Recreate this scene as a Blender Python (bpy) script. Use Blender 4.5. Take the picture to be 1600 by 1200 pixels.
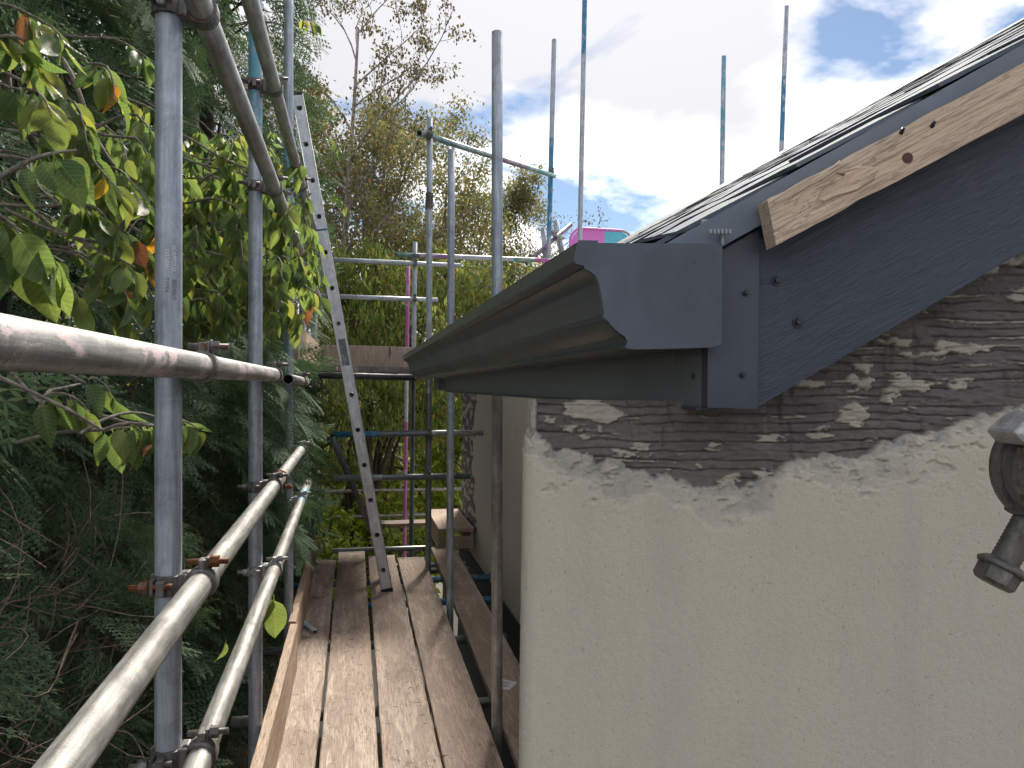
import bpy, bmesh, math, random
import numpy as np
from mathutils import Vector, Matrix

for o in list(bpy.data.objects):
    bpy.data.objects.remove(o)
SC = bpy.context.scene
COL = SC.collection
R = math.radians
random.seed(7)
RNG = np.random.default_rng(7)

# ------------------------------------------------------------------ camera
F, CX, CY = 1150.0, 800.0, 600.0            # focal length and centre, in pixels of a 1600 wide picture
CAM = np.array([0.0, 0.0, 1.46])
_y = np.array([(556 - CX) / F, -(603 - CY) / F, -1.0])
_z = np.array([0.0125, 1.0, 0.0125 * _y[0] + _y[1]])
_y /= np.linalg.norm(_y); _z /= np.linalg.norm(_z)
CM = np.array([np.cross(_y, _z), _y, _z])   # camera vector -> world vector (y along the deck, z up)
cam = bpy.data.cameras.new('camera')
cam.sensor_width = 36.0; cam.lens = F / 1600 * 36.0
cam.clip_start = 0.02; cam.clip_end = 3000
cam_o = bpy.data.objects.new('camera', cam); COL.objects.link(cam_o)
_m = Matrix([list(CM[0]), list(CM[1]), list(CM[2])]).to_4x4()
cam_o.matrix_world = Matrix.Translation(Vector(CAM)) @ _m
SC.camera = cam_o

def ray(px, py): return CM @ np.array([(px - CX) / F, -(py - CY) / F, -1.0])
def at_y(px, py, Y):
    d = ray(px, py); return Vector(CAM + d * (Y / d[1]))
def at_z(px, py, z):
    d = ray(px, py); return Vector(CAM + d * ((z - CAM[2]) / d[2]))
def at_x(px, py, x):
    d = ray(px, py); return Vector(CAM + d * (x / d[0]))
def at_d(px, py, dep): return Vector(CAM + ray(px, py) * dep)

# ------------------------------------------------------------------ sky, sun, exposure
SUN_AZ, SUN_EL = 21.0, 46.0                 # degrees clockwise from +Y, degrees above the horizon
SUN_DIR = Vector((math.sin(R(SUN_AZ)) * math.cos(R(SUN_EL)), math.cos(R(SUN_AZ)) * math.cos(R(SUN_EL)), math.sin(R(SUN_EL))))
W = bpy.data.worlds.new('World'); SC.world = W; W.use_nodes = True
wt = W.node_tree; wt.nodes.clear()
def wn(t, **k):
    n = wt.nodes.new(t)
    for a, b in k.items(): setattr(n, a, b)
    return n
def wl(a, b): wt.links.new(a, b)
sky = wn('ShaderNodeTexSky', sky_type='NISHITA', sun_disc=False)
sky.sun_elevation = R(SUN_EL); sky.sun_rotation = R(SUN_AZ); sky.air_density = 1.0; sky.dust_density = 0.2; sky.ozone_density = 2.0
tc = wn('ShaderNodeTexCoord')
sep = wn('ShaderNodeSeparateXYZ'); wl(tc.outputs['Generated'], sep.inputs[0])
def wmath(op, a, b=None, c=None):
    n = wn('ShaderNodeMath', operation=op)
    for i, v in enumerate((a, b, c)):
        if v is None: continue
        if isinstance(v, (int, float)): n.inputs[i].default_value = v
        else: wl(v, n.inputs[i])
    return n.outputs[0]
zz = wmath('ADD', wmath('MAXIMUM', sep.outputs[2], 0.0), 0.22)   # flat cloud layer seen in perspective
comb = wn('ShaderNodeCombineXYZ')
wl(wmath('DIVIDE', sep.outputs[0], zz), comb.inputs[0]); wl(wmath('DIVIDE', sep.outputs[1], zz), comb.inputs[1])
def wnoise(scale, detail, rough, off, dist=0.0):
    mp = wn('ShaderNodeMapping'); wl(comb.outputs[0], mp.inputs[0]); mp.inputs['Location'].default_value = off
    n = wn('ShaderNodeTexNoise'); wl(mp.outputs[0], n.inputs['Vector'])
    n.inputs['Scale'].default_value = scale; n.inputs['Detail'].default_value = detail
    n.inputs['Roughness'].default_value = rough; n.inputs['Distortion'].default_value = dist
    return n.outputs['Fac']
def wramp(v, pts):
    r = wn('ShaderNodeValToRGB'); wl(v, r.inputs[0])
    e = r.color_ramp.elements
    while len(e) < len(pts): e.new(0.5)
    for i, (p, c) in enumerate(pts): e[i].position = p; e[i].color = (*c, 1)
    return r.outputs[0]
CLOUD_OFF = (11.42, 15.565, 0.0)
mask = wramp(wnoise(1.5, 6, 0.55, CLOUD_OFF, 0.3), [(0.405, (0, 0, 0)), (0.49, (1, 1, 1))])
thick = wnoise(1.15, 5, 0.52, (14.638, 17.093, 0.0), 0.2)
cloudc = wramp(thick, [(0.40, (7.2, 7.2, 7.25)), (0.48, (5.2, 5.17, 5.25)), (0.58, (3.2, 3.17, 3.3))])
# cloud lit through from behind near the sun
nrm = wn('ShaderNodeVectorMath', operation='NORMALIZE'); wl(tc.outputs['Generated'], nrm.inputs[0])
dt = wn('ShaderNodeVectorMath', operation='DOT_PRODUCT'); wl(nrm.outputs[0], dt.inputs[0]); dt.inputs[1].default_value = SUN_DIR
glow = wmath('MULTIPLY_ADD', wmath('POWER', wmath('MAXIMUM', dt.outputs['Value'], 0.0), 6.0), 0.30, 0.95)
sc_ = wn('ShaderNodeVectorMath', operation='SCALE'); wl(cloudc, sc_.inputs[0]); wl(glow, sc_.inputs['Scale'])
mx = wn('ShaderNodeMix', data_type='RGBA')
skyb = wn('ShaderNodeVectorMath', operation='SCALE'); wl(sky.outputs[0], skyb.inputs[0]); skyb.inputs['Scale'].default_value = 0.45
wl(mask, mx.inputs['Factor']); wl(skyb.outputs[0], mx.inputs['A']); wl(sc_.outputs[0], mx.inputs['B'])
bg = wn('ShaderNodeBackground'); wl(mx.outputs['Result'], bg.inputs['Color']); bg.inputs['Strength'].default_value = 0.1
wo = wn('ShaderNodeOutputWorld'); wl(bg.outputs[0], wo.inputs[0])

sun = bpy.data.lights.new('sun', 'SUN'); sun.energy = 3.0; sun.angle = R(12.0); sun.color = (1.0, 0.93, 0.82)
sun_o = bpy.data.objects.new('sun', sun); COL.objects.link(sun_o)
sun_o.rotation_euler = (-SUN_DIR).to_track_quat('-Z', 'Y').to_euler()
SC.view_settings.view_transform = 'Standard'; SC.view_settings.look = 'None'
SC.view_settings.exposure = 1.36; SC.view_settings.gamma = 1.0; SC.view_settings.use_curve_mapping = False
SC.cycles.use_denoising = True
SC.cycles.max_bounces = 5; SC.cycles.diffuse_bounces = 3; SC.cycles.glossy_bounces = 2
SC.cycles.use_adaptive_sampling = True; SC.cycles.adaptive_threshold = 0.03; SC.cycles.adaptive_min_samples = 16; SC.cycles.transparent_max_bounces = 8

# ------------------------------------------------------------------ materials
class Mat:
    def __init__(self, name):
        self.m = bpy.data.materials.new(name); self.m.use_nodes = True
        self.t = self.m.node_tree; self.t.nodes.clear()
        self.out = self.n('ShaderNodeOutputMaterial')
    def n(self, t, **k):
        x = self.t.nodes.new(t)
        for a, b in k.items(): setattr(x, a, b)
        return x
    def l(self, a, b): self.t.links.new(a, b)
    def put(self, sock, v):
        if isinstance(v, (int, float)): sock.default_value = v
        elif isinstance(v, tuple): sock.default_value = v if len(v) == len(sock.default_value) else (*v, 1)
        else: self.l(v, sock)
    def coord(self, kind='Object', scale=(1, 1, 1), loc=None, rand=0.0, roty=0.0):
        c = self.n('ShaderNodeTexCoord'); mp = self.n('ShaderNodeMapping'); src = c.outputs[kind]
        if roty:
            m0 = self.n('ShaderNodeMapping'); self.l(src, m0.inputs[0]); m0.inputs['Rotation'].default_value = (0, roty, 0); src = m0.outputs[0]
        self.l(src, mp.inputs[0]); mp.inputs['Scale'].default_value = scale
        if loc: mp.inputs['Location'].default_value = loc
        if rand:
            oi = self.n('ShaderNodeObjectInfo')
            self.l(self.math('MULTIPLY', oi.outputs['Random'], rand), mp.inputs['Location'])
        return mp.outputs[0]
    def noise(self, vec, scale, detail=4, rough=0.55, dist=0.0, col=False):
        x = self.n('ShaderNodeTexNoise'); self.l(vec, x.inputs['Vector'])
        x.inputs['Scale'].default_value = scale; x.inputs['Detail'].default_value = detail
        x.inputs['Roughness'].default_value = rough; x.inputs['Distortion'].default_value = dist
        return x.outputs['Color' if col else 'Fac']
    def ramp(self, v, pts, interp='LINEAR'):
        x = self.n('ShaderNodeValToRGB'); self.l(v, x.inputs[0]); e = x.color_ramp.elements
        x.color_ramp.interpolation = interp
        while len(e) < len(pts): e.new(0.5)
        for i, (p, c) in enumerate(pts):
            e[i].position = p; e[i].color = (c, c, c, 1) if isinstance(c, (int, float)) else (*c, 1)
        return x.outputs[0]
    def mix(self, f, a, b, bl='MIX'):
        x = self.n('ShaderNodeMix', data_type='RGBA', blend_type=bl)
        self.put(x.inputs['Factor'], f); self.put(x.inputs['A'], a); self.put(x.inputs['B'], b)
        return x.outputs['Result']
    def math(self, op, a, b=None, c=None):
        x = self.n('ShaderNodeMath', operation=op)
        for i, v in enumerate((a, b, c)):
            if v is not None: self.put(x.inputs[i], v)
        return x.outputs[0]
    def bump(self, h, strength, dist, normal=None):
        x = self.n('ShaderNodeBump'); self.put(x.inputs['Height'], h)
        x.inputs['Strength'].default_value = strength; x.inputs['Distance'].default_value = dist
        if normal: self.l(normal, x.inputs['Normal'])
        return x.outputs[0]
    def bsdf(self, base, rough=0.6, metal=0.0, spec=0.5, normal=None, coat=0.0):
        p = self.n('ShaderNodeBsdfPrincipled')
        self.put(p.inputs['Base Color'], base); self.put(p.inputs['Roughness'], rough); self.put(p.inputs['Metallic'], metal)
        p.inputs['Specular IOR Level'].default_value = spec
        if normal: self.l(normal, p.inputs['Normal'])
        self.p = p
        return p.outputs[0]
    def done(self, sh): self.l(sh, self.out.inputs[0]); return self.m

M = {}
def steel(name, c1, c2, paint=None, metal=0.6, worn=0.5, rough=0.42, rust=0.0):
    m = Mat(name)
    v = m.coord('Object', (1, 1, 0.06), rand=40.0); v2 = m.coord('Object', (1, 1, 0.5), rand=17.0); v3 = m.coord('Object', (1, 1, 1), rand=23.0)
    streak = m.noise(v, 90, 4, 0.65)
    spot = m.noise(v2, 26, 5, 0.7, 0.6)
    fine = m.noise(v3, 420, 2, 0.7)
    col = m.mix(m.ramp(streak, [(0.36, 0.0), (0.62, 1.0)]), c1, c2)
    blot = m.noise(v3, 9, 4, 0.7, 0.8)
    col = m.mix(m.ramp(blot, [(0.42, 0.5), (0.6, 0.0)]), col, tuple(x * 0.7 for x in c1))
    col = m.mix(m.ramp(spot, [(0.55, 0.0), (0.72, 0.6)]), col, tuple(x * 0.45 for x in c1))
    col = m.mix(m.ramp(fine, [(0.55, 0.0), (0.75, 0.35)]), col, tuple(min(1, x * 1.5) for x in c2))
    metv = metal
    if paint:
        wear = m.ramp(m.noise(v2, 14, 8, 0.75, 0.4), [(0.42, 1.0), (0.42 + 0.3 * worn, 1.0), (0.46 + 0.32 * worn, 0.0)])
        col = m.mix(wear, col, m.mix(m.ramp(spot, [(0.3, 0.0), (0.7, 0.4)]), paint, tuple(x * 0.6 for x in paint)))
        metv = m.math('MULTIPLY', m.math('SUBTRACT', 1.0, wear), metal)
    if rust:
        rm = m.ramp(m.noise(v3, 18, 8, 0.75, 0.5), [(0.62 - rust * 0.35, 0.0), (0.74 - rust * 0.3, 1.0)])
        col = m.mix(rm, col, m.mix(fine, (0.10, 0.032, 0.013), (0.23, 0.085, 0.03)))
    rg = m.math('ADD', m.math('MULTIPLY', spot, 0.3), rough - 0.12)
    nb = m.bump(m.math('ADD', streak, m.math('MULTIPLY', fine, 0.5)), 0.25, 0.002)
    M[name] = m.done(m.bsdf(col, rg, metv, 0.4, nb))
steel('galvanised_tube', (0.30, 0.34, 0.40), (0.50, 0.55, 0.62), metal=0.4)
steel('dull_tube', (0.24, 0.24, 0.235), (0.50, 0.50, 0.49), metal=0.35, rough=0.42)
steel('rail_tube', (0.14, 0.138, 0.13), (0.38, 0.372, 0.355), metal=0.35, rough=0.52)
steel('stained_rail', (0.17, 0.165, 0.16), (0.43, 0.42, 0.41), (0.52, 0.42, 0.43), metal=0.45, worn=0.0, rough=0.45)
steel('black_tube', (0.03, 0.032, 0.038), (0.07, 0.075, 0.085), metal=0.4)
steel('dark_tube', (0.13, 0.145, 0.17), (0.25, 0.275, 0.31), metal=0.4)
steel('blue_tube', (0.30, 0.34, 0.40), (0.50, 0.55, 0.62), (0.04, 0.22, 0.42), worn=0.35)
steel('pale_blue_tube', (0.30, 0.34, 0.40), (0.50, 0.55, 0.62), (0.13, 0.34, 0.46), worn=0.25)
steel('pink_tube', (0.3, 0.29, 0.3), (0.45, 0.43, 0.45), (0.42, 0.10, 0.32), worn=0.4)
steel('purple_tube', (0.3, 0.29, 0.3), (0.42, 0.40, 0.43), (0.24, 0.13, 0.27), worn=0.2)
steel('teal_tube', (0.3, 0.32, 0.32), (0.42, 0.45, 0.45), (0.07, 0.28, 0.28), worn=0.2)
steel('rust_steel', (0.12, 0.10, 0.09), (0.26, 0.23, 0.2), metal=0.3, rust=0.85, rough=0.6)
steel('coupler_steel', (0.11, 0.105, 0.10), (0.25, 0.24, 0.23), metal=0.5, rust=0.22, rough=0.5)
steel('zinc_steel', (0.30, 0.30, 0.30), (0.55, 0.55, 0.55), metal=0.6, rust=0.08, rough=0.45)
steel('aluminium', (0.58, 0.60, 0.65), (0.78, 0.80, 0.85), metal=0.45, rough=0.40)
m = Mat('black_rubber'); M['rubber'] = m.done(m.bsdf((0.012, 0.012, 0.014), 0.6))
m = Mat('tube_inside'); M['inside'] = m.done(m.bsdf((0.035, 0.033, 0.03), 0.8))

def wood(name, c1, c2, c3, stain, axis_scale, rings=7.0, stain_amt=1.0, spec=0.25, roty=0.0):
    m = Mat(name)
    a = m.coord('Object', axis_scale, rand=31.0, roty=roty)
    iso = m.coord('Object', (1, 1, 1), rand=31.0)
    sx = [min(1.0, s * 3 + 0.03) for s in axis_scale]
    long_ = m.coord('Object', tuple(sx), rand=11.0, roty=roty)
    warp = m.noise(a, 3.0, 3, 0.5)
    g = m.noise(a, rings * 5, 5, 0.68, 0.5)
    fine = m.noise(a, rings * 34, 3, 0.7)
    col = m.mix(m.ramp(g, [(0.36, 0.0), (0.50, 0.55), (0.62, 1.0)]), c1, c2)
    col = m.mix(m.ramp(warp, [(0.38, 0.0), (0.66, 0.8)]), col, c3)
    col = m.mix(m.ramp(fine, [(0.48, 0.0), (0.64, 0.65)]), col, tuple(x * 0.36 for x in c1))
    crk = m.noise(a, rings * 9, 4, 0.6, 1.6)
    col = m.mix(m.ramp(crk, [(0.485, 0.0), (0.5, 0.75), (0.515, 0.0)]), col, tuple(x * 0.3 for x in c1))
    st = m.noise(long_, 8.0, 6, 0.66, 0.9)
    col = m.mix(m.ramp(st, [(0.47, 0.0), (0.52, 0.5 * stain_amt), (0.56, 0.38 * stain_amt), (0.66, 0.85 * stain_amt)]), col, stain)
    drip = m.noise(iso, 60, 4, 0.6)
    col = m.mix(m.ramp(drip, [(0.66, 0.0), (0.72, 0.55)]), col, tuple(x * 0.35 for x in c1))
    knot = m.n('ShaderNodeTexVoronoi'); m.l(long_, knot.inputs['Vector']); knot.inputs['Scale'].default_value = 4.0
    col = m.mix(m.ramp(knot.outputs['Distance'], [(0.03, 0.85), (0.075, 0.0)]), col, tuple(x * 0.28 for x in c1))
    nb = m.bump(m.math('ADD', g, m.math('MULTIPLY', fine, 0.6)), 0.55, 0.004)
    M[name] = m.done(m.bsdf(col, m.ramp(st, [(0.45, 0.82), (0.6, 0.5)]), 0, spec, nb))
wood('deck_wood', (0.38, 0.30, 0.245), (0.56, 0.47, 0.395), (0.45, 0.33, 0.26), (0.19, 0.125, 0.09), (1, 0.05, 1), stain_amt=1.0)
wood('toe_wood', (0.36, 0.265, 0.20), (0.54, 0.43, 0.335), (0.45, 0.32, 0.235), (0.25, 0.165, 0.12), (1, 0.05, 1), stain_amt=0.6)
wood('grey_wood', (0.30, 0.25, 0.215), (0.44, 0.38, 0.33), (0.36, 0.29, 0.25), (0.20, 0.16, 0.135), (0.05, 1, 1), stain_amt=0.6)
wood('batten_wood', (0.60, 0.46, 0.345), (0.74, 0.61, 0.48), (0.66, 0.49, 0.37), (0.48, 0.33, 0.24), (0.06, 1, 1), rings=12, stain_amt=0.4, roty=R(29))

# powder coated dark grey metal, with handling marks
def coated(name, c, rough, grain=0.0, smudge=0.3, dent=0.08):
    m = Mat(name); v = m.coord('Object', (1, 1, 1))
    s = m.noise(v, 9, 6, 0.6, 0.8)
    col = m.mix(m.ramp(s, [(0.4, 0.0), (0.75, smudge)]), c, tuple(min(1, x * 2.0 + 0.012) for x in c))
    dust = m.noise(v, 260, 3, 0.7)
    col = m.mix(m.ramp(dust, [(0.68, 0.0), (0.74, 0.35)]), col, (0.3, 0.3, 0.3))
    nb = None
    if grain:
        gv = m.coord('Object', (0.14, 1, 1), roty=R(29) if name == 'barge_clad' else 0.0)
        gn = m.noise(gv, 240, 5, 0.65, 1.4)
        col = m.mix(m.ramp(gn, [(0.35, 0.0), (0.7, 0.6)]), col, tuple(x * 1.6 for x in c))
        nb = m.bump(gn, 0.7, grain)
    else:
        nb = m.bump(m.noise(v, 14, 3, 0.5), dent, 0.01)
    M[name] = m.done(m.bsdf(col, m.math('ADD', m.math('MULTIPLY', s, 0.25), rough - 0.1), 0, 0.5, nb))
coated('gutter_metal', (0.052, 0.062, 0.076), 0.32, dent=0.0, smudge=0.15)
coated('end_cap_metal', (0.046, 0.057, 0.084), 0.28, smudge=0.9, dent=0.03)
coated('fascia_clad', (0.16, 0.18, 0.20), 0.42, grain=0.0012)
coated('barge_clad', (0.034, 0.043, 0.066), 0.44, grain=0.0022)
coated('trim_metal', (0.038, 0.047, 0.068), 0.36)
m = Mat('slate'); v = m.coord('Object', (1, 1, 1), rand=13.0); s = m.noise(v, 22, 8, 0.65, 0.5); f2 = m.noise(v, 120, 4, 0.6)
oi = m.n('ShaderNodeObjectInfo')
c = m.mix(oi.outputs['Random'], (0.115, 0.138, 0.175), (0.155, 0.18, 0.218)); c = m.mix(m.ramp(s, [(0.4, 0.0), (0.7, 0.6)]), c, (0.12, 0.135, 0.155))
M['slate'] = m.done(m.bsdf(c, m.math('ADD', 0.62, m.math('MULTIPLY', f2, 0.3)), 0, 0.12, m.bump(m.math('ADD', s, m.math('MULTIPLY', f2, 0.4)), 0.6, 0.006)))
m = Mat('felt'); v = m.coord('Object'); M['felt'] = m.done(m.bsdf((0.05, 0.06, 0.08), 0.7, 0, 0.3, m.bump(m.noise(v, 30, 5), 0.5, 0.01)))
m = Mat('soffit_board'); v = m.coord('Object'); M['soffit'] = m.done(m.bsdf(m.mix(m.noise(v, 12), (0.05, 0.055, 0.06), (0.075, 0.08, 0.088)), 0.55))

# rendered wall: what each spot is made of comes from the mesh attributes 'bare' (scratch coat) and 'rim' (broken edge)
m = Mat('cream_render'); v = m.coord('Object')
at1 = m.n('ShaderNodeAttribute', attribute_name='bare'); at2 = m.n('ShaderNodeAttribute', attribute_name='rim')
big = m.noise(v, 1.6, 5, 0.6); mid = m.noise(v, 14, 6, 0.65); fin = m.noise(v, 430, 3, 0.7); pit = m.noise(v, 210, 3, 0.65)
cr = m.mix(m.ramp(big, [(0.35, 0.0), (0.65, 1.0)]), (0.585, 0.535, 0.445), (0.545, 0.515, 0.45))
cr = m.mix(m.ramp(mid, [(0.35, 0.35), (0.6, 0.0)]), cr, (0.49, 0.455, 0.385))
cr = m.mix(m.ramp(pit, [(0.29, 0.7), (0.36, 0.0)]), cr, (0.30, 0.27, 0.225))
cr = m.mix(m.ramp(fin, [(0.28, 0.4), (0.5, 0.0)]), cr, (0.42, 0.385, 0.32))
cr = m.mix(m.ramp(fin, [(0.62, 0.0), (0.78, 0.4)]), cr, (0.74, 0.69, 0.59))
rimc = m.mix(m.ramp(m.noise(v, 45, 6, 0.7), [(0.35, 0.0), (0.65, 1.0)]), (0.24, 0.25, 0.25), (0.48, 0.455, 0.40))
sv = m.coord('Object', (1, 1, 0.10)); cr = m.mix(m.ramp(m.noise(sv, 16, 5, 0.65), [(0.46, 0.0), (0.70, 0.5)]), cr, (0.45, 0.42, 0.365))
cr = m.mix(m.ramp(m.noise(v, 3.2, 4, 0.6), [(0.5, 0.0), (0.7, 0.3)]), cr, (0.60, 0.51, 0.41))
cr = m.mix(at2.outputs['Fac'], cr, rimc)
hs = m.coord('Object', (0.22, 1, 1))
sc1 = m.noise(hs, 55, 7, 0.7); sc2 = m.noise(v, 170, 4, 0.7)
bare = m.mix(m.ramp(sc1, [(0.3, 0.0), (0.7, 1.0)]), (0.105, 0.094, 0.091), (0.21, 0.19, 0.178))
bare = m.mix(m.ramp(sc2, [(0.58, 0.0), (0.76, 0.5)]), bare, (0.30, 0.25, 0.195))
bare = m.mix(m.ramp(m.noise(v, 6, 4, 0.6), [(0.45, 0.0), (0.7, 0.5)]), bare, (0.115, 0.108, 0.118))
colr = m.mix(at1.outputs['Fac'], cr, bare)
nb = m.bump(m.math('ADD', m.math('ADD', fin, m.math('MULTIPLY', pit, 1.2)), m.math('MULTIPLY', sc1, at1.outputs['Fac'])), 0.45, 0.0014)
M['render'] = m.done(m.bsdf(colr, 0.92, 0, 0.15, nb))

def leafmat(name, ramp, trans, tr_amt=0.45, rough=0.4, spec=0.35, var=0.25, veins=False):
    m = Mat(name)
    oi = m.n('ShaderNodeObjectInfo'); ge = m.n('ShaderNodeNewGeometry')
    rnd = m.math('FRACT', m.math('ADD', oi.outputs['Random'], ge.outputs['Random Per Island']))
    c = m.ramp(rnd, ramp)
    v = m.coord('Object', (1, 1, 1))
    c = m.mix(m.ramp(m.noise(v, 9, 3), [(0.3, 0.0), (0.7, var)]), c, (0.03, 0.045, 0.012))
    nb = None
    if veins:
        ax = m.n('ShaderNodeAttribute', attribute_name='lx').outputs['Fac']; ay = m.math('ABSOLUTE', m.n('ShaderNodeAttribute', attribute_name='ly').outputs['Fac'])
        ph = m.math('MULTIPLY', m.math('SUBTRACT', ax, m.math('MULTIPLY', ay, 0.75)), 62.0)
        sn = m.math('SINE', ph); line = m.math('MAXIMUM', m.math('MULTIPLY', m.math('SUBTRACT', sn, 0.72), 3.0), 0.0)
        mid = m.math('MAXIMUM', m.math('SUBTRACT', 1.0, m.math('MULTIPLY', ay, 55.0)), 0.0); vn = m.math('MINIMUM', m.math('ADD', line, mid), 1.0)
        c = m.mix(m.math('MULTIPLY', vn, 0.45), c, tuple(min(1.0, q * 1.6 + 0.02) for q in ramp[len(ramp) // 2][1]))
        blot = m.noise(v, 60, 5, 0.7); c = m.mix(m.ramp(blot, [(0.60, 0.0), (0.70, 0.5)]), c, (0.10, 0.075, 0.03))
        nb = m.bump(m.math('ADD', sn, m.math('MULTIPLY', vn, -1.5)), 0.18, 0.0012)
    tcx = m.mix(0.75, c, trans, 'MULTIPLY')
    tcol = m.n('ShaderNodeVectorMath', operation='SCALE'); m.l(tcx, tcol.inputs[0]); tcol.inputs['Scale'].default_value = 2.1
    tr = m.n('ShaderNodeBsdfTranslucent'); m.l(tcol.outputs[0], tr.inputs['Color'])
    mx = m.n('ShaderNodeMixShader'); mx.inputs[0].default_value = tr_amt
    m.l(m.bsdf(c, rough, 0, spec, nb), mx.inputs[1]); m.l(tr.outputs[0], mx.inputs[2])
    M[name] = m.done(mx.outputs[0])
leafmat('broad_leaf', [(0.0, (0.068, 0.115, 0.055)), (0.3, (0.092, 0.145, 0.060)), (0.6, (0.128, 0.175, 0.064)), (0.9, (0.175, 0.205, 0.066)), (1.0, (0.28, 0.26, 0.07))], (1.0, 1.0, 0.45), 0.5, 0.42, 0.32, 0.25, True)
leafmat('yellow_leaf', [(0.0, (0.55, 0.42, 0.03)), (1.0, (0.48, 0.22, 0.03))], (1.0, 0.9, 0.4), 0.4, 0.4, 0.35, 0.25, True)
leafmat('brown_leaf', [(0.0, (0.18, 0.06, 0.03)), (1.0, (0.26, 0.13, 0.06))], (1.0, 0.7, 0.5), 0.25, 0.5, 0.3, 0.25, True)
leafmat('conifer_green', [(0.0, (0.062, 0.112, 0.068)), (0.5, (0.095, 0.152, 0.088)), (1.0, (0.130, 0.175, 0.105))], (0.9, 1.0, 0.6), 0.12, 0.7, 0.08, 0.1)
leafmat('birch_leaf', [(0.0, (0.075, 0.070, 0.045)), (0.5, (0.10, 0.095, 0.05)), (1.0, (0.14, 0.11, 0.055))], (1.0, 0.9, 0.6), 0.25, 0.6, 0.1)
leafmat('olive_leaf', [(0.0, (0.10, 0.11, 0.055)), (0.35, (0.135, 0.15, 0.065)), (0.7, (0.19, 0.185, 0.085)), (0.95, (0.23, 0.17, 0.085)), (1.0, (0.34, 0.20, 0.07))], (1.0, 0.97, 0.65), 0.36, 0.65, 0.1)
leafmat('droop_leaf', [(0.0, (0.080, 0.125, 0.048)), (0.35, (0.125, 0.175, 0.058)), (0.7, (0.20, 0.23, 0.075)), (0.96, (0.30, 0.29, 0.09)), (1.0, (0.48, 0.25, 0.06))], (1.0, 1.0, 0.55), 0.5, 0.5, 0.2)
leafmat('bright_leaf', [(0.0, (0.10, 0.15, 0.03)), (0.5, (0.21, 0.27, 0.045)), (0.95, (0.34, 0.36, 0.06)), (1.0, (0.38, 0.38, 0.14))], (1.0, 1.0, 0.4), 0.58)
def bark(name, c1, c2, sc=30):
    m = Mat(name); v = m.coord('Object')
    n = m.noise(v, sc, 6, 0.65)
    M[name] = m.done(m.bsdf(m.mix(m.ramp(n, [(0.35, 0.0), (0.65, 1.0)]), c1, c2), 0.85, 0, 0.2, m.bump(n, 0.5, 0.006)))
bark('dark_bark', (0.035, 0.028, 0.022), (0.085, 0.068, 0.054))
bark('twig_bark', (0.15, 0.11, 0.09), (0.32, 0.245, 0.20), 60)
bark('grey_bark', (0.11, 0.09, 0.075), (0.30, 0.27, 0.24), 45)
bark('pale_bark', (0.15, 0.13, 0.11), (0.42, 0.39, 0.35), 12)
m = Mat('soil'); v = m.coord('Object'); n = m.noise(v, 3, 8, 0.7); n2 = m.noise(v, 40, 5, 0.7)
M['soil'] = m.done(m.bsdf(m.mix(n2, m.mix(n, (0.030, 0.026, 0.018), (0.045, 0.055, 0.022)), (0.075, 0.065, 0.045)), 0.95, 0, 0.1, m.bump(n2, 0.8, 0.03)))
m = Mat('paving'); v = m.coord('Object'); n = m.noise(v, 5, 7, 0.7)
M['paving'] = m.done(m.bsdf(m.mix(n, (0.22, 0.20, 0.175), (0.36, 0.34, 0.30)), 0.9, 0, 0.2, m.bump(n, 0.4, 0.01)))
def plain(name, c, rough=0.5, metal=0.0):
    m = Mat(name); v = m.coord('Object'); n = m.noise(v, 25, 5, 0.65)
    M[name] = m.done(m.bsdf(m.mix(m.ramp(n, [(0.4, 0.0), (0.7, 0.4)]), c, tuple(x * 0.6 for x in c)), rough, metal, 0.4))
plain('pink_paint', (0.68, 0.20, 0.62)); plain('turquoise_paint', (0.12, 0.52, 0.70)); plain('grey_rim', (0.35, 0.35, 0.32))
plain('paper', (0.75, 0.74, 0.71), 0.8); plain('ink', (0.10, 0.10, 0.11), 0.8); plain('clear_grey', (0.32, 0.34, 0.36), 0.25); plain('blue_tape', (0.03, 0.12, 0.30), 0.45)
plain('mould_purple', (0.30, 0.12, 0.45)); plain('screw_head', (0.030, 0.038, 0.055), 0.4)
plain('stamp_light', (0.85, 0.86, 0.88), 0.5, 0.0); plain('stamp_dark', (0.17, 0.12, 0.14), 0.6, 0.0)

plain('shade_band', (0.035, 0.037, 0.042), 0.8)  # near-black that stands in for the shade below the deck
# ------------------------------------------------------------------ building helpers
def link(name, me, mats, parent=None, mw=None):
    o = bpy.data.objects.new(name, me); COL.objects.link(o)
    if me is not None and not me.materials:
        for x in (mats if isinstance(mats, (list, tuple)) else [mats]): me.materials.append(M[x])
    if parent is not None:
        o.parent = parent
        o.matrix_basis = world(parent).inverted() @ (mw or Matrix())
    elif mw is not None:
        o.matrix_basis = mw
    return o
def world(o):
    mt = o.matrix_basis.copy(); p = o.parent
    while p is not None: mt = p.matrix_basis @ mt; p = p.parent
    return mt
def tag(o, label=None, cat=None, group=None, kind=None):
    if label: o['label'] = label
    if cat: o['category'] = cat
    if group: o['group'] = group
    if kind: o['kind'] = kind
    return o
def empty(name, loc=(0, 0, 0), mw=None):
    o = bpy.data.objects.new(name, None); COL.objects.link(o); o.empty_display_size = 0.1
    o.matrix_basis = mw if mw is not None else Matrix.Translation(Vector(loc))
    return o
def copy_tree(o, mw=None, parent=None):
    c = o.copy(); COL.objects.link(c); c.parent = parent
    if mw is not None: c.matrix_basis = mw
    for ch in list(o.children): copy_tree(ch, None, c)
    return c

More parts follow.
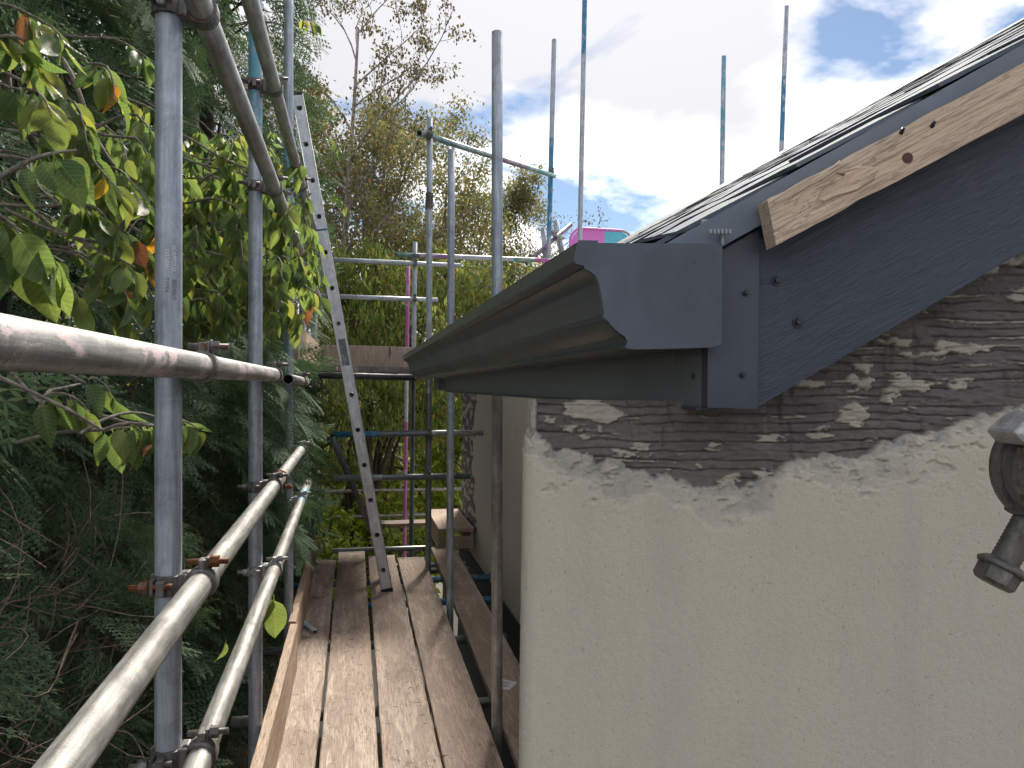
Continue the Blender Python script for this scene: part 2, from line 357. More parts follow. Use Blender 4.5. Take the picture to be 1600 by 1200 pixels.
class MB:
    def __init__(self): self.v = []; self.f = []; self.mi = []; self.sm = []
    def add(self, vs, fs, mi=0, smooth=False):
        b = len(self.v); self.v += [tuple(x) for x in vs]
        for f in fs: self.f.append(tuple(i + b for i in f)); self.mi.append(mi); self.sm.append(smooth)
        return self
    def box(self, c, s, rot=None, mi=0, bev=0.0):
        hx, hy, hz = s[0] / 2, s[1] / 2, s[2] / 2
        if bev <= 0:
            vs = [Vector((x, y, z)) for x in (-hx, hx) for y in (-hy, hy) for z in (-hz, hz)]
            fs = [(0, 1, 3, 2), (4, 6, 7, 5), (0, 4, 5, 1), (2, 3, 7, 6), (0, 2, 6, 4), (1, 5, 7, 3)]
        else:
            bm = bmesh.new(); bmesh.ops.create_cube(bm, size=1.0)
            for q in bm.verts: q.co = Vector((q.co.x * s[0], q.co.y * s[1], q.co.z * s[2]))
            bmesh.ops.bevel(bm, geom=list(bm.edges), offset=bev, segments=2, affect='EDGES', profile=0.6)
            bm.verts.index_update(); vs = [q.co.copy() for q in bm.verts]; fs = [tuple(q.index for q in f.verts) for f in bm.faces]; bm.free()
        if rot is not None: vs = [rot @ q for q in vs]
        return self.add([q + Vector(c) for q in vs], fs, mi, False)
    def tube(self, pts, rad, n=10, mi=0, caps=True, smooth=True):
        pts = [Vector(p) for p in pts]; k = len(pts)
        rad = rad if isinstance(rad, (list, tuple)) else [rad] * k
        t = (pts[1] - pts[0]).normalized()
        up = Vector((0, 0, 1)) if abs(t.z) < 0.9 else Vector((1, 0, 0))
        a = t.cross(up).normalized(); vs = []
        for i, p in enumerate(pts):
            t = (pts[min(i + 1, k - 1)] - pts[max(i - 1, 0)]).normalized()
            a = (a - t * a.dot(t)).normalized(); b = t.cross(a)
            for j in range(n):
                q = 2 * math.pi * j / n
                vs.append(p + (a * math.cos(q) + b * math.sin(q)) * rad[i])
        fs = [(i * n + j, i * n + (j + 1) % n, (i + 1) * n + (j + 1) % n, (i + 1) * n + j) for i in range(k - 1) for j in range(n)]
        self.add(vs, fs, mi, smooth)
        if caps:
            b = len(self.v) - k * n
            self.f.append(tuple(b + j for j in range(n))[::-1]); self.mi.append(mi); self.sm.append(False)
            self.f.append(tuple(b + (k - 1) * n + j for j in range(n))); self.mi.append(mi); self.sm.append(False)
        return self
    def prism(self, poly, axis0, axis1, up0, up1=None, org=Vector(), mi=0, ext=Vector((0, 0, 1)), smooth=False):
        """poly in (axis0, axis1) plane, pushed along ext"""
        a = [org + axis0 * x + axis1 * y for x, y in poly]; b = [q + ext for q in a]; n = len(poly)
        fs = [(i, (i + 1) % n, n + (i + 1) % n, n + i) for i in range(n)]
        self.add(a + b, fs, mi, smooth)
        bb = len(self.v) - 2 * n
        self.f.append(tuple(bb + i for i in range(n))[::-1]); self.mi.append(mi); self.sm.append(False)
        self.f.append(tuple(bb + n + i for i in range(n))); self.mi.append(mi); self.sm.append(False)
        return self
    def mesh(self, name):
        me = bpy.data.meshes.new(name); me.from_pydata(self.v, [], self.f)
        me.polygons.foreach_set('material_index', self.mi); me.polygons.foreach_set('use_smooth', self.sm)
        me.update(); return me
    def build(self, name, mats, parent=None, mw=None):
        me = self.mesh(name)
        bm = bmesh.new(); bm.from_mesh(me); bmesh.ops.recalc_face_normals(bm, faces=bm.faces); bm.to_mesh(me); bm.free()
        return link(name, me, mats, parent, mw)

def np_mesh(name, V, Fq, mats, smooth=False, attrs=None):
    """V (n,3); Fq (k,3) or (k,4) int"""
    me = bpy.data.meshes.new(name); k, c = Fq.shape
    me.vertices.add(len(V)); me.vertices.foreach_set('co', np.ascontiguousarray(V, np.float32).ravel())
    me.loops.add(k * c); me.loops.foreach_set('vertex_index', np.ascontiguousarray(Fq, np.int32).ravel())
    me.polygons.add(k); me.polygons.foreach_set('loop_start', np.arange(0, k * c, c, dtype=np.int32))
    if smooth: me.polygons.foreach_set('use_smooth', np.ones(k, bool))
    for n_, a in (attrs or {}).items():
        at = me.attributes.new(n_, 'FLOAT', 'POINT'); at.data.foreach_set('value', np.ascontiguousarray(a, np.float32))
    me.update(calc_edges=True)
    for x in (mats if isinstance(mats, (list, tuple)) else [mats]): me.materials.append(M[x])
    return me

def lattice(seed):
    return np.random.default_rng(seed).random((256, 256))
def vnoise(x, y, seed):
    g = lattice(seed); xi = np.floor(x).astype(int); yi = np.floor(y).astype(int)
    fx = x - xi; fy = y - yi; fx = fx * fx * (3 - 2 * fx); fy = fy * fy * (3 - 2 * fy)
    a = g[xi % 256, yi % 256]; b = g[(xi + 1) % 256, yi % 256]; c = g[xi % 256, (yi + 1) % 256]; d = g[(xi + 1) % 256, (yi + 1) % 256]
    return (a * (1 - fx) + b * fx) * (1 - fy) + (c * (1 - fx) + d * fx) * fy
def fbm(x, y, seed, o=5, r=0.5):
    s = 0; a = 1; t = 0
    for i in range(o): s = s + a * vnoise(x * 2 ** i, y * 2 ** i, seed + i); t += a; a *= r
    return s / t
def align(d, up=Vector((0, 0, 1))):
    """matrix whose local Z is d"""
    return Vector(d).to_track_quat('Z', 'Y').to_matrix().to_4x4()

# ------------------------------------------------------------------ the ground
GZ = -2.2
mb = MB(); mb.add([(-400, -400, GZ), (400, -400, GZ), (400, 800, GZ), (-400, 800, GZ)], [(0, 1, 2, 3)])
tag(mb.build('ground', 'soil'), kind='structure')
mb = MB(); mb.add([(-0.8, 7.9, GZ + 0.004), (3.5, 7.9, GZ + 0.004), (3.5, 15.0, GZ + 0.004), (-0.8, 15.0, GZ + 0.004)], [(0, 1, 2, 3)])
tag(mb.build('paved_path', 'paving'), kind='structure')

# ------------------------------------------------------------------ the house
GV = Vector((CM[0][0], CM[1][0], 0)).normalized()       # along the gable
NV = Vector((-GV.y, GV.x, 0))                           # into the gable
GM = Matrix(((GV.x, NV.x, 0, 0), (GV.y, NV.y, 0, 0), (0, 0, 1, 0), (0, 0, 0, 1)))   # gable frame (u, w, z) -> world
def gl(px, py, w):
    """pixel -> (u, z) on the upright plane w metres in front of the camera, parallel to the gable"""
    d = ray(px, py); dn = d[0] * NV.x + d[1] * NV.y
    p = Vector(CAM + d * (w / dn)); return p.dot(GV), p.z
def gp(px, py, w):
    u, z = gl(px, py, w); return Vector((u, w, z))
YL = Vector((Vector((0, 1, 0)).dot(GV), Vector((0, 1, 0)).dot(NV), 0))   # world +Y in gable frame
house = empty('house', (0.2, 0.75, GZ))
tag(house, 'cream rendered house with slate roof, dark gutter and barge board', 'house')

# --- gable wall: smooth render, hacked off to the scratch coat along the roof line
WW = 0.745
u0 = gl(816, 900, WW)[0]; uh = gl(832, 650, WW)[0]
ztop = gl(1000, 626, WW)[1]
edge_px = [(800, 678), (832, 680), (860, 692), (925, 722), (1000, 738), (1100, 757), (1180, 748), (1250, 724), (1335, 712), (1420, 692), (1480, 672), (1545, 648), (1600, 632), (1700, 600), (1900, 540), (2600, 300)]
eu = np.array([gl(a, b, WW)[0] for a, b in edge_px]); ez = np.array([gl(a, b, WW)[1] for a, b in edge_px])
s_f = np.arange(-0.026, 0.56, 0.0017); s_c = np.concatenate([np.arange(0.565, 1.7, 0.007), np.linspace(1.75, 5.2, 12)])
s_n = np.linspace(-0.098, -0.03, 8)
S = np.concatenate([s_n, s_f, s_c])
zf = np.concatenate([np.arange(1.05, 1.345, 0.0026), np.arange(1.3462, 1.60, 0.00115)]); zc_ = np.linspace(GZ, 1.04, 30); zu = np.concatenate([np.arange(1.606, 2.5, 0.007), np.linspace(2.55, 3.9, 8)])
Z = np.concatenate([zc_, zf, zu])
SS, ZZ = np.meshgrid(S, Z, indexing='ij')
rr = 0.014
ang = np.clip(-SS / rr, 0, math.pi / 2)
U = np.where(SS >= 0, u0 + rr + SS, u0 + rr - rr * np.sin(ang))
Wd = np.where(SS >= 0, 0.0, rr - rr * np.cos(ang))
past = np.clip(-SS - rr * math.pi / 2, 0, None)
Wd = Wd + past
# the roof's slope limits the wall: top of the wall follows the barge board
tanr = 0.575; tanb = 0.602
zlim = np.where(U < gl(1180, 600, WW)[0], ztop, ztop + (U - gl(1180, 600, WW)[0]) * tanb + 0.045)
ZZ2 = np.minimum(ZZ, zlim)
zb = np.interp(U, eu, ez) + (fbm(U * 20 + 9, ZZ2 * 20 + 3, 11, 3, 0.5) - 0.5) * 0.026 + (fbm(U * 110, ZZ2 * 110 + 7, 14, 4, 0.6) - 0.5) * 0.016
d = ZZ2 - zb                                                # above the broken edge
inh = (U > uh + (fbm(ZZ2 * 90, ZZ2 * 0, 5, 3) - 0.5) * 0.006)
bare = np.clip(d / 0.0012, 0, 1) * inh
# torn courses: thin rows of scratch coat, each broken into pieces that lie at their own depth, with crevices between
RH = 0.0092
zr = ZZ2 + 0.016 * (fbm(U * 5 + 2, ZZ2 * 14, 21, 3) - 0.5) + 0.0060 * (fbm(U * 32, ZZ2 * 40, 23, 4) - 0.5)
row = np.floor(zr / RH); fr = zr / RH - row
pl = vnoise(U * 30 + row * 7.37, row * 3.13, 31); piece = np.floor(vnoise(U * 21 + row * 11.3, row * 1.7, 33) * 6) / 6
rough_ = fbm(U * 90, ZZ2 * 260, 35, 4, 0.6)
crev = np.clip((0.20 - np.abs(fr - 0.5 * 0)) / 0.10, 0, 1) * np.clip((vnoise(U * 16 + row * 4.1, row * 2.2, 37) - 0.28) / 0.1, 0, 1)
cross_ = np.clip((fbm(U * 70, ZZ2 * 9 + 5, 39, 3) - 0.66) / 0.03, 0, 1)
rag = 0.22 * (fbm(U * 200, ZZ2 * 330, 47, 3, 0.6) - 0.5) + 0.40 * (fbm(U * 50, ZZ2 * 75, 48, 3) - 0.5)
patch = np.clip((vnoise(U * 24 + row * 5.71, row * 1.31, 41) + rag - 0.83) / 0.02, 0, 1) * np.clip((fr - 0.10) / 0.08, 0, 1)
big_ = np.clip((fbm(U * 13 + 6, ZZ2 * 38 + 3, 43, 4, 0.6) + 0.45 * rag - 0.665) / 0.012, 0, 1)
thin_ = np.clip((vnoise(U * 15 + row * 9.1, row * 4.7, 45) + rag - 0.84) / 0.02, 0, 1) * np.clip((0.12 - np.abs(fr - 0.88)) / 0.05, 0, 1)
patch = np.maximum(np.maximum(patch, big_), thin_)
hb = -0.0115 + 0.0046 * (piece - 0.5) + 0.0022 * (pl - 0.5) + 0.0046 * (rough_ - 0.5) - 0.0042 * crev * (1 - 0.6 * patch) - 0.003 * cross_ + 0.0036 * patch
hr = 0.0007 * (fbm(U * 330, ZZ2 * 330, 61, 3) - 0.5) + 0.0018 * (fbm(U * 6, ZZ2 * 6, 66, 3) - 0.5)
n1 = fbm(U * 24 + 3, ZZ2 * 34, 71, 4, 0.55); n2 = fbm(U * 40 + 8, ZZ2 * 52, 73, 4, 0.6); n3 = fbm(U * 75, ZZ2 * 95, 75, 4, 0.6)
inr = np.clip((U - uh + 0.014) / 0.006, 0, 1)
def terrace(reach, n_, soft=0.0012): return np.clip((d + reach * np.clip((n_ - 0.34) * 3.0, 0, 1.6)) / soft, 0, 1) * inr
t1, t2, t3 = terrace(0.046, n1), terrace(0.026, n2), terrace(0.012, n3)          # chipped steps of the broken lip
hr = hr - 0.0016 * t1 - 0.0024 * t2 - 0.0030 * t3 - (t1 * 0.0016) * (fbm(U * 150, ZZ2 * 190, 77, 4, 0.65) - 0.5)
crk = np.clip(1 - np.abs(fbm(U * 17 + 1, ZZ2 * 17, 79, 4) - 0.5) / 0.006, 0, 1) * np.clip((d + 0.075) / 0.03, 0, 1) * inr   # hairline cracks below the lip
hr = hr - 0.0018 * crk
rim = np.clip(0.30 * t1 + 0.35 * t2 + 0.35 * t3, 0, 1)
h = bare * hb + (1 - bare) * hr
bare_a = bare * (1 - 0.66 * patch)
front = SS >= -rr
Wd = Wd - np.where(front, h, 0) * np.where(SS >= 0, 1, np.cos(ang)); U = U - np.where(SS < 0, h * np.sin(ang), 0)
V = np.stack([U, WW + Wd, ZZ2], -1).reshape(-1, 3)
ni, nj = SS.shape
ii, jj = np.meshgrid(np.arange(ni - 1), np.arange(nj - 1), indexing='ij')
Q = np.stack([ii * nj + jj, (ii + 1) * nj + jj, (ii + 1) * nj + jj + 1, ii * nj + jj + 1], -1).reshape(-1, 4)
me = np_mesh('gable_wall', V, Q, 'render', True, {'bare': bare_a.ravel(), 'rim': (rim * (1 - bare)).ravel() * 0.85})
gable = tag(link('gable_wall', me, 'render', house, GM), 'cream gable wall with the render hacked off along the roof line')
mb = MB()     # back of the wing wall, closing it behind the rendered face
ub = u0 + 0.02
mb.add([(ub, WW + 0.03, GZ), (ub + 5.0, WW + 0.03, GZ), (ub + 5.0, WW + 0.092, GZ), (ub, WW + 0.092, GZ),
        (ub, WW + 0.03, ztop - 0.002), (ub + 5.0, WW + 0.03, ztop - 0.002), (ub + 5.0, WW + 0.092, ztop - 0.002), (ub, WW + 0.092, ztop - 0.002)],
       [(3, 2, 1, 0), (4, 5, 6, 7), (0, 1, 5, 4), (2, 3, 7, 6), (1, 2, 6, 5), (3, 0, 4, 7)])
mb.build('wing_wall', 'render', house, GM)

# --- side wall set back behind the scaffold, old hacked strip at its far corner
XW = 1.12
yy_ = np.concatenate([np.linspace(0.95, 6.4, 30), np.arange(6.42, 7.9, 0.012)]); z_ = np.concatenate([np.linspace(GZ, -0.3, 12), np.arange(-0.28, 2.1, 0.012)])
YY, Z3 = np.meshgrid(yy_, z_, indexing='ij')
lim = 6.95 - 0.5 * (fbm(Z3 * 2.2, Z3 * 0 + 1, 81, 4) - 0.5) + 0.25 * np.clip(0.3 - np.abs(Z3 - 0.15), 0, 1) * -2.2
b2 = np.clip((YY - lim + (fbm(YY * 9, Z3 * 9, 83, 3) - 0.5) * 0.35) / 0.03, 0, 1) * np.clip((Z3 - 0.02) / 0.05, 0, 1)
pt = np.clip((fbm(YY * 10, Z3 * 26, 85, 4) - 0.58) / 0.03, 0, 1); b2 = b2 * (1 - 0.8 * pt)
XX = XW + b2 * 0.012 - b2 * 0.012 * (fbm(YY * 12, Z3 * 50, 87, 4) - 0.5)
ni, nj = YY.shape
ii, jj = np.meshgrid(np.arange(ni - 1), np.arange(nj - 1), indexing='ij')
Q = np.stack([ii * nj + jj, ii * nj + jj + 1, (ii + 1) * nj + jj + 1, (ii + 1) * nj + jj], -1).reshape(-1, 4)
me = np_mesh('side_wall', np.stack([XX, YY, Z3], -1).reshape(-1, 3), Q, 'render', True, {'bare': b2.ravel(), 'rim': 0 * b2.ravel()})
tag(link('side_wall', me, 'render', house), 'shaded side wall with a rough hacked strip at its far corner')
mb = MB(); mb.box(((XW + 0.03 + 6.0) / 2, (1.0 + 7.9) / 2, (GZ + 2.0) / 2), (6.0 - XW - 0.03, 6.9, 2.0 - GZ)); mb.build('house_body', 'render', house)

mb = MB(); mb.box((XW + 0.005, 4.43, (GZ - 0.16) / 2), (0.03, 6.92, -0.16 - GZ)); mb.build('shade_band', 'shade_band', house)  # added strip on the lower wall: shade below deck level put into the colour
# --- roof: slates on a felted deck, pitch about 29 degrees, running away from the camera
SLv = (GV + Vector((0, 0, tanr))).normalized()             # up the slope
RN = SLv.cross(Vector((0, 1, 0))).normalized()
if RN.z < 0: RN = -RN
RO = Vector(CAM) - RN * 0.020                              # a point on the slate surface plane
def on_roof(u, y_shift, w):
    """point of the roof plane at gable frame (u, w), shifted y_shift along +Y"""
    p = GV * u + NV * w + Vector((0, y_shift, 0))
    t = (RO - Vector((p.x, p.y, 0))).dot(RN) / RN.z
    return Vector((p.x, p.y, t))
WV = 0.690                                                 # plane of the verge
uE = gl(1010, 380, WV)[0]                                  # eaves edge of the slates
uR = uE + 3.3
RL = 2.22                                                  # length of the low roof along +Y
def roof_slab(u_a, u_b, ya, yb, top, bot):
    c = [on_roof(u_a, ya, WV), on_roof(u_b, ya, WV), on_roof(u_b, yb, WV), on_roof(u_a, yb, WV)]
    return [p + RN * top for p in c] + [p + RN * bot for p in c]
BF = [(0, 1, 2, 3), (7, 6, 5, 4), (0, 4, 5, 1), (1, 5, 6, 2), (2, 6, 7, 3), (3, 7, 4, 0)]
mb = MB(); mb.add(roof_slab(uE + 0.05, uR, 0.012, RL, -0.013, -0.05), BF)
mb.add(roof_slab(uE + 0.80, uR, RL + 0.01, 6.9, -0.0005, -0.05), BF)
a, b = on_roof(uR, 0.0, WV), on_roof(uR, 6.9, WV)          # the far slope beyond the ridge
mb.add([a, b, b + Vector((3.6, 0, -2.0)), a + Vector((3.6, 0, -2.0))], [(0, 1, 2, 3)])
roof = mb.build('roof', 'felt', house)
rnd = random.Random(3)
me_sl = []
for k in range(5):
    mbx = MB(); bm = bmesh.new(); bmesh.ops.create_grid(bm, x_segments=4, y_segments=4, size=0.5)
    vs = [v.co.copy() for v in bm.verts]; fs = [tuple(v.index for v in f.verts) for f in bm.faces]; bm.free()
    W_, L_ = 0.245, 0.40
    top = []; bot = []
    for v in vs:
        ex = abs(v.x) > 0.49; ey = abs(v.y) > 0.49
        x = v.x * W_ + (rnd.uniform(-0.003, 0.003) if ex else 0); y = v.y * L_ + (rnd.uniform(-0.003, 0.003) if ey else 0)
        z = rnd.uniform(-0.0010, 0.0012)
        top.append(Vector((x, y, 0.004 + z - (0.0018 if (ex or ey) else 0)))); bot.append(Vector((x * 0.995, y * 0.995, -0.002 + z)))
    n = len(vs); rim_i = [i for i, v in enumerate(vs) if abs(v.x) > 0.49 or abs(v.y) > 0.49]
    rim_i.sort(key=lambda i: math.atan2(vs[i].y, vs[i].x))
    mbx.add(top + bot, fs + [tuple(i + n for i in f[::-1]) for f in fs] + [(rim_i[i - 1], rim_i[i], rim_i[i] + n, rim_i[i - 1] + n) for i in range(len(rim_i))])
    me = mbx.mesh('slate'); bm = bmesh.new(); bm.from_mesh(me); bmesh.ops.recalc_face_normals(bm, faces=bm.faces); bm.to_mesh(me); bm.free()
    me.materials.append(M['slate']); me_sl.append(me)
gauge = 0.165
YA = Vector((0, 1, 0)); SP = YA.cross(RN).normalized()
SP = SP if SP.z > 0 else -SP                               # straight up the slope
ru = SP.dot(GV)
for r in range(13):
    for c in range(10):
        yy = (c + (0.5 if r % 2 else 0.0)) * 0.25 - 0.0
        if yy > RL - 0.05: continue
        base = on_roof(uE + 0.0, 0, WV); 
        # lower edge of this course, kept on the verge line
        e = on_roof(uE + r * gauge * SP.dot(GV) / 1.0, 0, WV)
        ctr = e + SP * 0.20 + Vector((0, yy + 0.125, 0)) 
        if r % 2 and c == 0: ctr += Vector((0, -0.0, 0))
        tilt = 0.0042 / 0.165 + rnd.uniform(-0.003, 0.004)
        X_ = (YA + RN * rnd.uniform(-0.006, 0.006)).normalized(); Yd = (SP - RN * tilt).normalized(); Zd = X_.cross(Yd)
        if Zd.dot(RN) < 0: X_ = -X_; Zd = X_.cross(Yd)
        p = ctr - RN * (0.20 * tilt * 0.55 + 0.004) + SP * rnd.uniform(-0.004, 0.004) + RN * rnd.uniform(-0.0005, 0.0012)
        mw = Matrix(((X_.x, Yd.x, Zd.x, p.x), (X_.y, Yd.y, Zd.y, p.y), (X_.z, Yd.z, Zd.z, p.z), (0, 0, 0, 1)))
        # a half slate starts every other course, so the verge stays straight
        if r % 2:
            if c == 0:
                hw = mw @ Matrix.Diagonal((0.48, 1, 1, 1)); hw.translation = Vector(p) - Vector((0, 0.125 + 0.064, 0))
                link('slate', me_sl[(r + c) % 5], 'slate', roof, hw)
        link('slate', me_sl[(r * 3 + c * 2 + rnd.randrange(2)) % 5], 'slate', roof, mw)

# --- barge board, undercloak, corner trim, fascia and soffit
def gprism(name, mat, pts, w0, w1, parent=house, along=None, px=True, label=None):
    poly = [gl(a, b, w0) if px else (a, b) for a, b in pts]
    ext = Vector((0, w1 - w0, 0)) if along is None else along
    mb = MB(); mb.prism(poly, Vector((1, 0, 0)), Vector((0, 0, 1)), None, None, Vector((0, w0, 0)), 0, ext)
    o = mb.build(name, mat, parent, GM)
    if label: o['label'] = label
    return o
def line_z(px, py, w):
    u, z = gl(px, py, w); return lambda q: z + (q - u) * tanb
WB = 0.705
bl = line_z(1180, 638, WB); ub0 = gl(1180, 600, WB)[0]; ub1 = ub0 + 1.9
zr0 = on_roof(ub0, 0, WB).z; 
def roof_z(u): return on_roof(u, 0, WB).z
barge = gprism('barge_board', 'barge_clad', [(ub0, bl(ub0)), (ub1, bl(ub1)), (ub1, roof_z(ub1) - 0.052), (ub0, roof_z(ub0) - 0.052)], WB, WB + 0.022, px=False, label='dark blue grey wood-grained barge board')
uc0 = gl(1135, 340, WB)[0]
coated('undercloak_board', (0.125, 0.155, 0.205), 0.5)
gprism('undercloak', 'undercloak_board', [(uE + 0.01, roof_z(uE + 0.01) - 0.040), (ub1, roof_z(ub1) - 0.040), (ub1, roof_z(ub1) - 0.0075), (uE + 0.01, roof_z(uE + 0.01) - 0.0075)], WV + 0.0015, WB + 0.02, px=False)
zt = roof_z(gl(1130, 360, WB)[0]) - 0.042
ut0, ut1 = gl(1103, 600, WB)[0], gl(1180, 600, WB)[0]
tb = gl(1140, 637, WB)[1]
trim = gprism('corner_trim', 'trim_metal', [(ut0, tb), (ut1 + 0.0005, tb - 0.001), (ut1 + 0.0005, roof_z(ut1) - 0.043), (ut0, roof_z(ut0) - 0.043)], WB - 0.006, WB + 0.016, px=False, label='plain blue grey metal corner trim')
# fascia runs away along +Y behind the gutter
fz0, fz1 = tb + 0.001, roof_z(ut0) - 0.055
L_f = 2.13
fascia = gprism('fascia_board', 'fascia_clad', [(ut0 + 0.003, fz0), (ut0 + 0.022, fz0), (ut0 + 0.022, fz1), (ut0 + 0.003, fz1)], WB + 0.017, 0, along=YL * L_f, px=False, label='dark grey wood-grained fascia under the gutter')
coated('fascia_plain', (0.14, 0.157, 0.175), 0.42)
gprism('fascia_corner', 'fascia_plain', [(ut0 - 0.0005, fz0 - 0.001), (ut0 + 0.003, fz0 - 0.001), (ut0 + 0.003, fz1), (ut0 - 0.0005, fz1)], WB + 0.0165, 0, along=YL * 0.062, px=False)
gprism('rafter_block', 'trim_metal', [(ut0 - 0.02, fz0 + 0.004), (ut0 + 0.05, fz0 + 0.004), (ut0 + 0.05, fz0 + 0.05), (ut0 - 0.02, fz0 + 0.05)], WB + 0.03, 0, along=YL * 0.2, px=False).matrix_basis = world(house).inverted() @ Matrix.Translation((0, L_f + 0.02, 0)) @ GM
gprism('bottom_lip', 'end_cap_metal', [(ut0 - 0.004, fz0 - 0.004), (ut0 + 0.024, fz0 - 0.004), (ut0 + 0.024, fz0 - 0.0005), (ut0 - 0.004, fz0 - 0.0005)], WB + 0.02, 0, along=YL * L_f, px=False)
mb = MB(); x1 = (GM @ Vector((ut0 + 0.024, WB + 0.03, 0)))
mb.add([(x1.x, x1.y + 0.02, fz0 + 0.006), (XW, 0.70, fz0 + 0.006), (XW, x1.y + L_f, fz0 + 0.006), (x1.x, x1.y + L_f, fz0 + 0.006)], [(0, 1, 2, 3)])
mb.add([(x1.x, x1.y + 0.02, fz0 + 0.020), (XW, 0.70, fz0 + 0.020), (XW, x1.y + L_f, fz0 + 0.020), (x1.x, x1.y + L_f, fz0 + 0.020)], [(3, 2, 1, 0)])
mb.add([(x1.x, x1.y + L_f, fz0), (XW, x1.y + L_f, fz0), (XW, x1.y + L_f, 1.98), (x1.x, x1.y + L_f, fz1)], [(0, 1, 2, 3)])
mb.build('soffit', 'soffit', house)
def hexnut(mb, p, ax, r, h, mi=0, n=6):
    mb.tube([p, Vector(p) + Vector(ax) * h], r, n, mi, True, False)
def screw(px, py, w, r, parent):
    mb = MB(); p = gp(px, py, w)
    mb.tube([p + Vector((0, 0.001, 0)), p + Vector((0, -0.0012, 0))], r, 14, 0, True, False)
    mb.tube([p + Vector((0, -0.001, 0)), p + Vector((0, -0.0045, 0))], [r * 0.72, r * 0.6], 6, 0, True, False)
    mb.build('screw', 'screw_head', parent, GM)
for px, py, r in ((1214, 438, 0.0052), (1247, 503, 0.0052)): screw(px, py, WB - 0.0005, r, barge)
for px, py in ((1165, 458), (1160, 586)): screw(px, py, WB - 0.0065, 0.0030, trim)
mb = MB(); p = GM @ Vector((ut0 - 0.0008, WB + 0.034, 0)); p.z = gl(1077, 588, WB + 0.03)[1]
mb.tube([p, p + Vector((-0.004, 0, 0))], 0.0035, 8, 0, True, False); mb.build('screw', 'screw_head', fascia)
# --- batten nailed on the barge board, its end split and sawn
WT = 0.662
def batten():
    ua, za = gl(1199, 312, WT); ub_, zb_ = gl(1213, 384, WT)
    n = 60; top = []; bot = []
    rb = random.Random(5); L = 1.9
    for i in range(n + 1):
        t = (i / n) ** 1.6
        du = t * L
        top.append((ua + du, za + du * tanr * 0.955 + (0.0007 * math.sin(i * 1.7) if i < 45 else 0)))
        nick = 0.0
        q = ub_ + du
        if gl(1330, 300, WT)[0] < q < gl(1352, 300, WT)[0]: nick = 0.0018 * rb.random()
        bot.append((q, zb_ + du * tanr * 0.955 + nick + rb.uniform(0, 0.0006)))
    mb = MB(); th = 0.026; vs = []; fs = []
    for (a, b), (c, d_) in zip(top, bot):
        vs += [(a, WT, b), (c, WT, d_), (c, WT + th, d_ + 0.0005), (a, WT + th, b)]
    for i in range(n):
        k = i * 4
        for j in range(4): fs.append((k + j, k + 4 + j, k + 4 + (j + 1) % 4, k + (j + 1) % 4))
    fs += [(0, 1, 2, 3), (n * 4 + 3, n * 4 + 2, n * 4 + 1, n * 4)]
    mb.add(vs, fs); b_ = mb.build('batten', 'batten_wood', house, GM)
    b_['label'] = 'pale sawn timber batten nailed on the barge board'
    # lifted splinter and torn patch, with their own edges
    def shard(name, pts, dw, mat):
        p3 = [gp(a, b, WT - 0.0004) for a, b in pts]; cu = sum((q.x for q in p3)) / len(p3); cz = sum((q.z for q in p3)) / len(p3)
        m2 = MB(); n2 = len(p3)
        m2.add(p3 + [Vector((cu + (q.x - cu) * 0.93, WT - dw * (0.5 + 0.5 * ((i * 37) % 7) / 7), cz + (q.z - cz) * 0.85)) for i, q in enumerate(p3)],
               [(i, (i + 1) % n2, n2 + (i + 1) % n2, n2 + i) for i in range(n2)] + [tuple(range(n2, 2 * n2))])
        m2.build(name, mat, b_, GM)
    shard('splinter', [(1274, 316), (1282, 300), (1300, 290), (1318, 276), (1320, 270), (1308, 268), (1330, 262), (1345, 258), (1372, 262), (1366, 280), (1340, 298), (1316, 306), (1296, 312), (1284, 319)], 0.0032, 'batten_wood')
    shard('splinter', [(1208, 318), (1240, 298), (1290, 268), (1312, 250), (1318, 254), (1290, 276), (1244, 304), (1212, 324)], 0.0022, 'batten_wood')
    m2 = MB()
    for a, b in ((1408, 208), (1456, 198)):
        p = gp(a, b, WT); m2.tube([p + Vector((0, 0.001, 0)), p + Vector((0.0012, -0.003, 0.004))], [0.0022, 0.0014], 7)
    m2.build('nail', 'screw_head', b_, GM)
    m2 = MB(); p = gp(1418, 247, WT); m2.tube([p + Vector((0, 0.001, 0)), p + Vector((0, -0.0003, 0))], 0.0050, 14); m2.build('knot', 'mould_knot', b_, GM)
plain('mould_knot', (0.11, 0.06, 0.055), 0.8)
batten()

# --- ogee gutter with its end cap
prof = [(902, 380), (896, 408), (906, 415), (925, 423), (934, 440), (940, 472), (946, 494), (957, 511), (971, 523), (979, 534), (976, 543), (988, 546), (1050, 545), (1112, 543), (1127, 538), (1128, 381)]
WG = 0.682
P2 = [gl(a, b, WG) for a, b in prof]
def smooth_poly(P, k=3):
    out = []
    n = len(P)
    for i in range(n - 1):
        p0 = P[max(i - 1, 0)]; p1 = P[i]; p2 = P[i + 1]; p3 = P[min(i + 2, n - 1)]
        for j in range(k):
            t = j / k
            out.append(tuple(0.5 * ((2 * p1[c]) + (-p0[c] + p2[c]) * t + (2 * p0[c] - 5 * p1[c] + 4 * p2[c] - p3[c]) * t * t + (-p0[c] + 3 * p1[c] - 3 * p2[c] + p3[c]) * t ** 3) for c in (0, 1)))
    return out + [P[-1]]
def gpx(L_): return [gl(a_, b_, WG) for a_, b_ in L_]
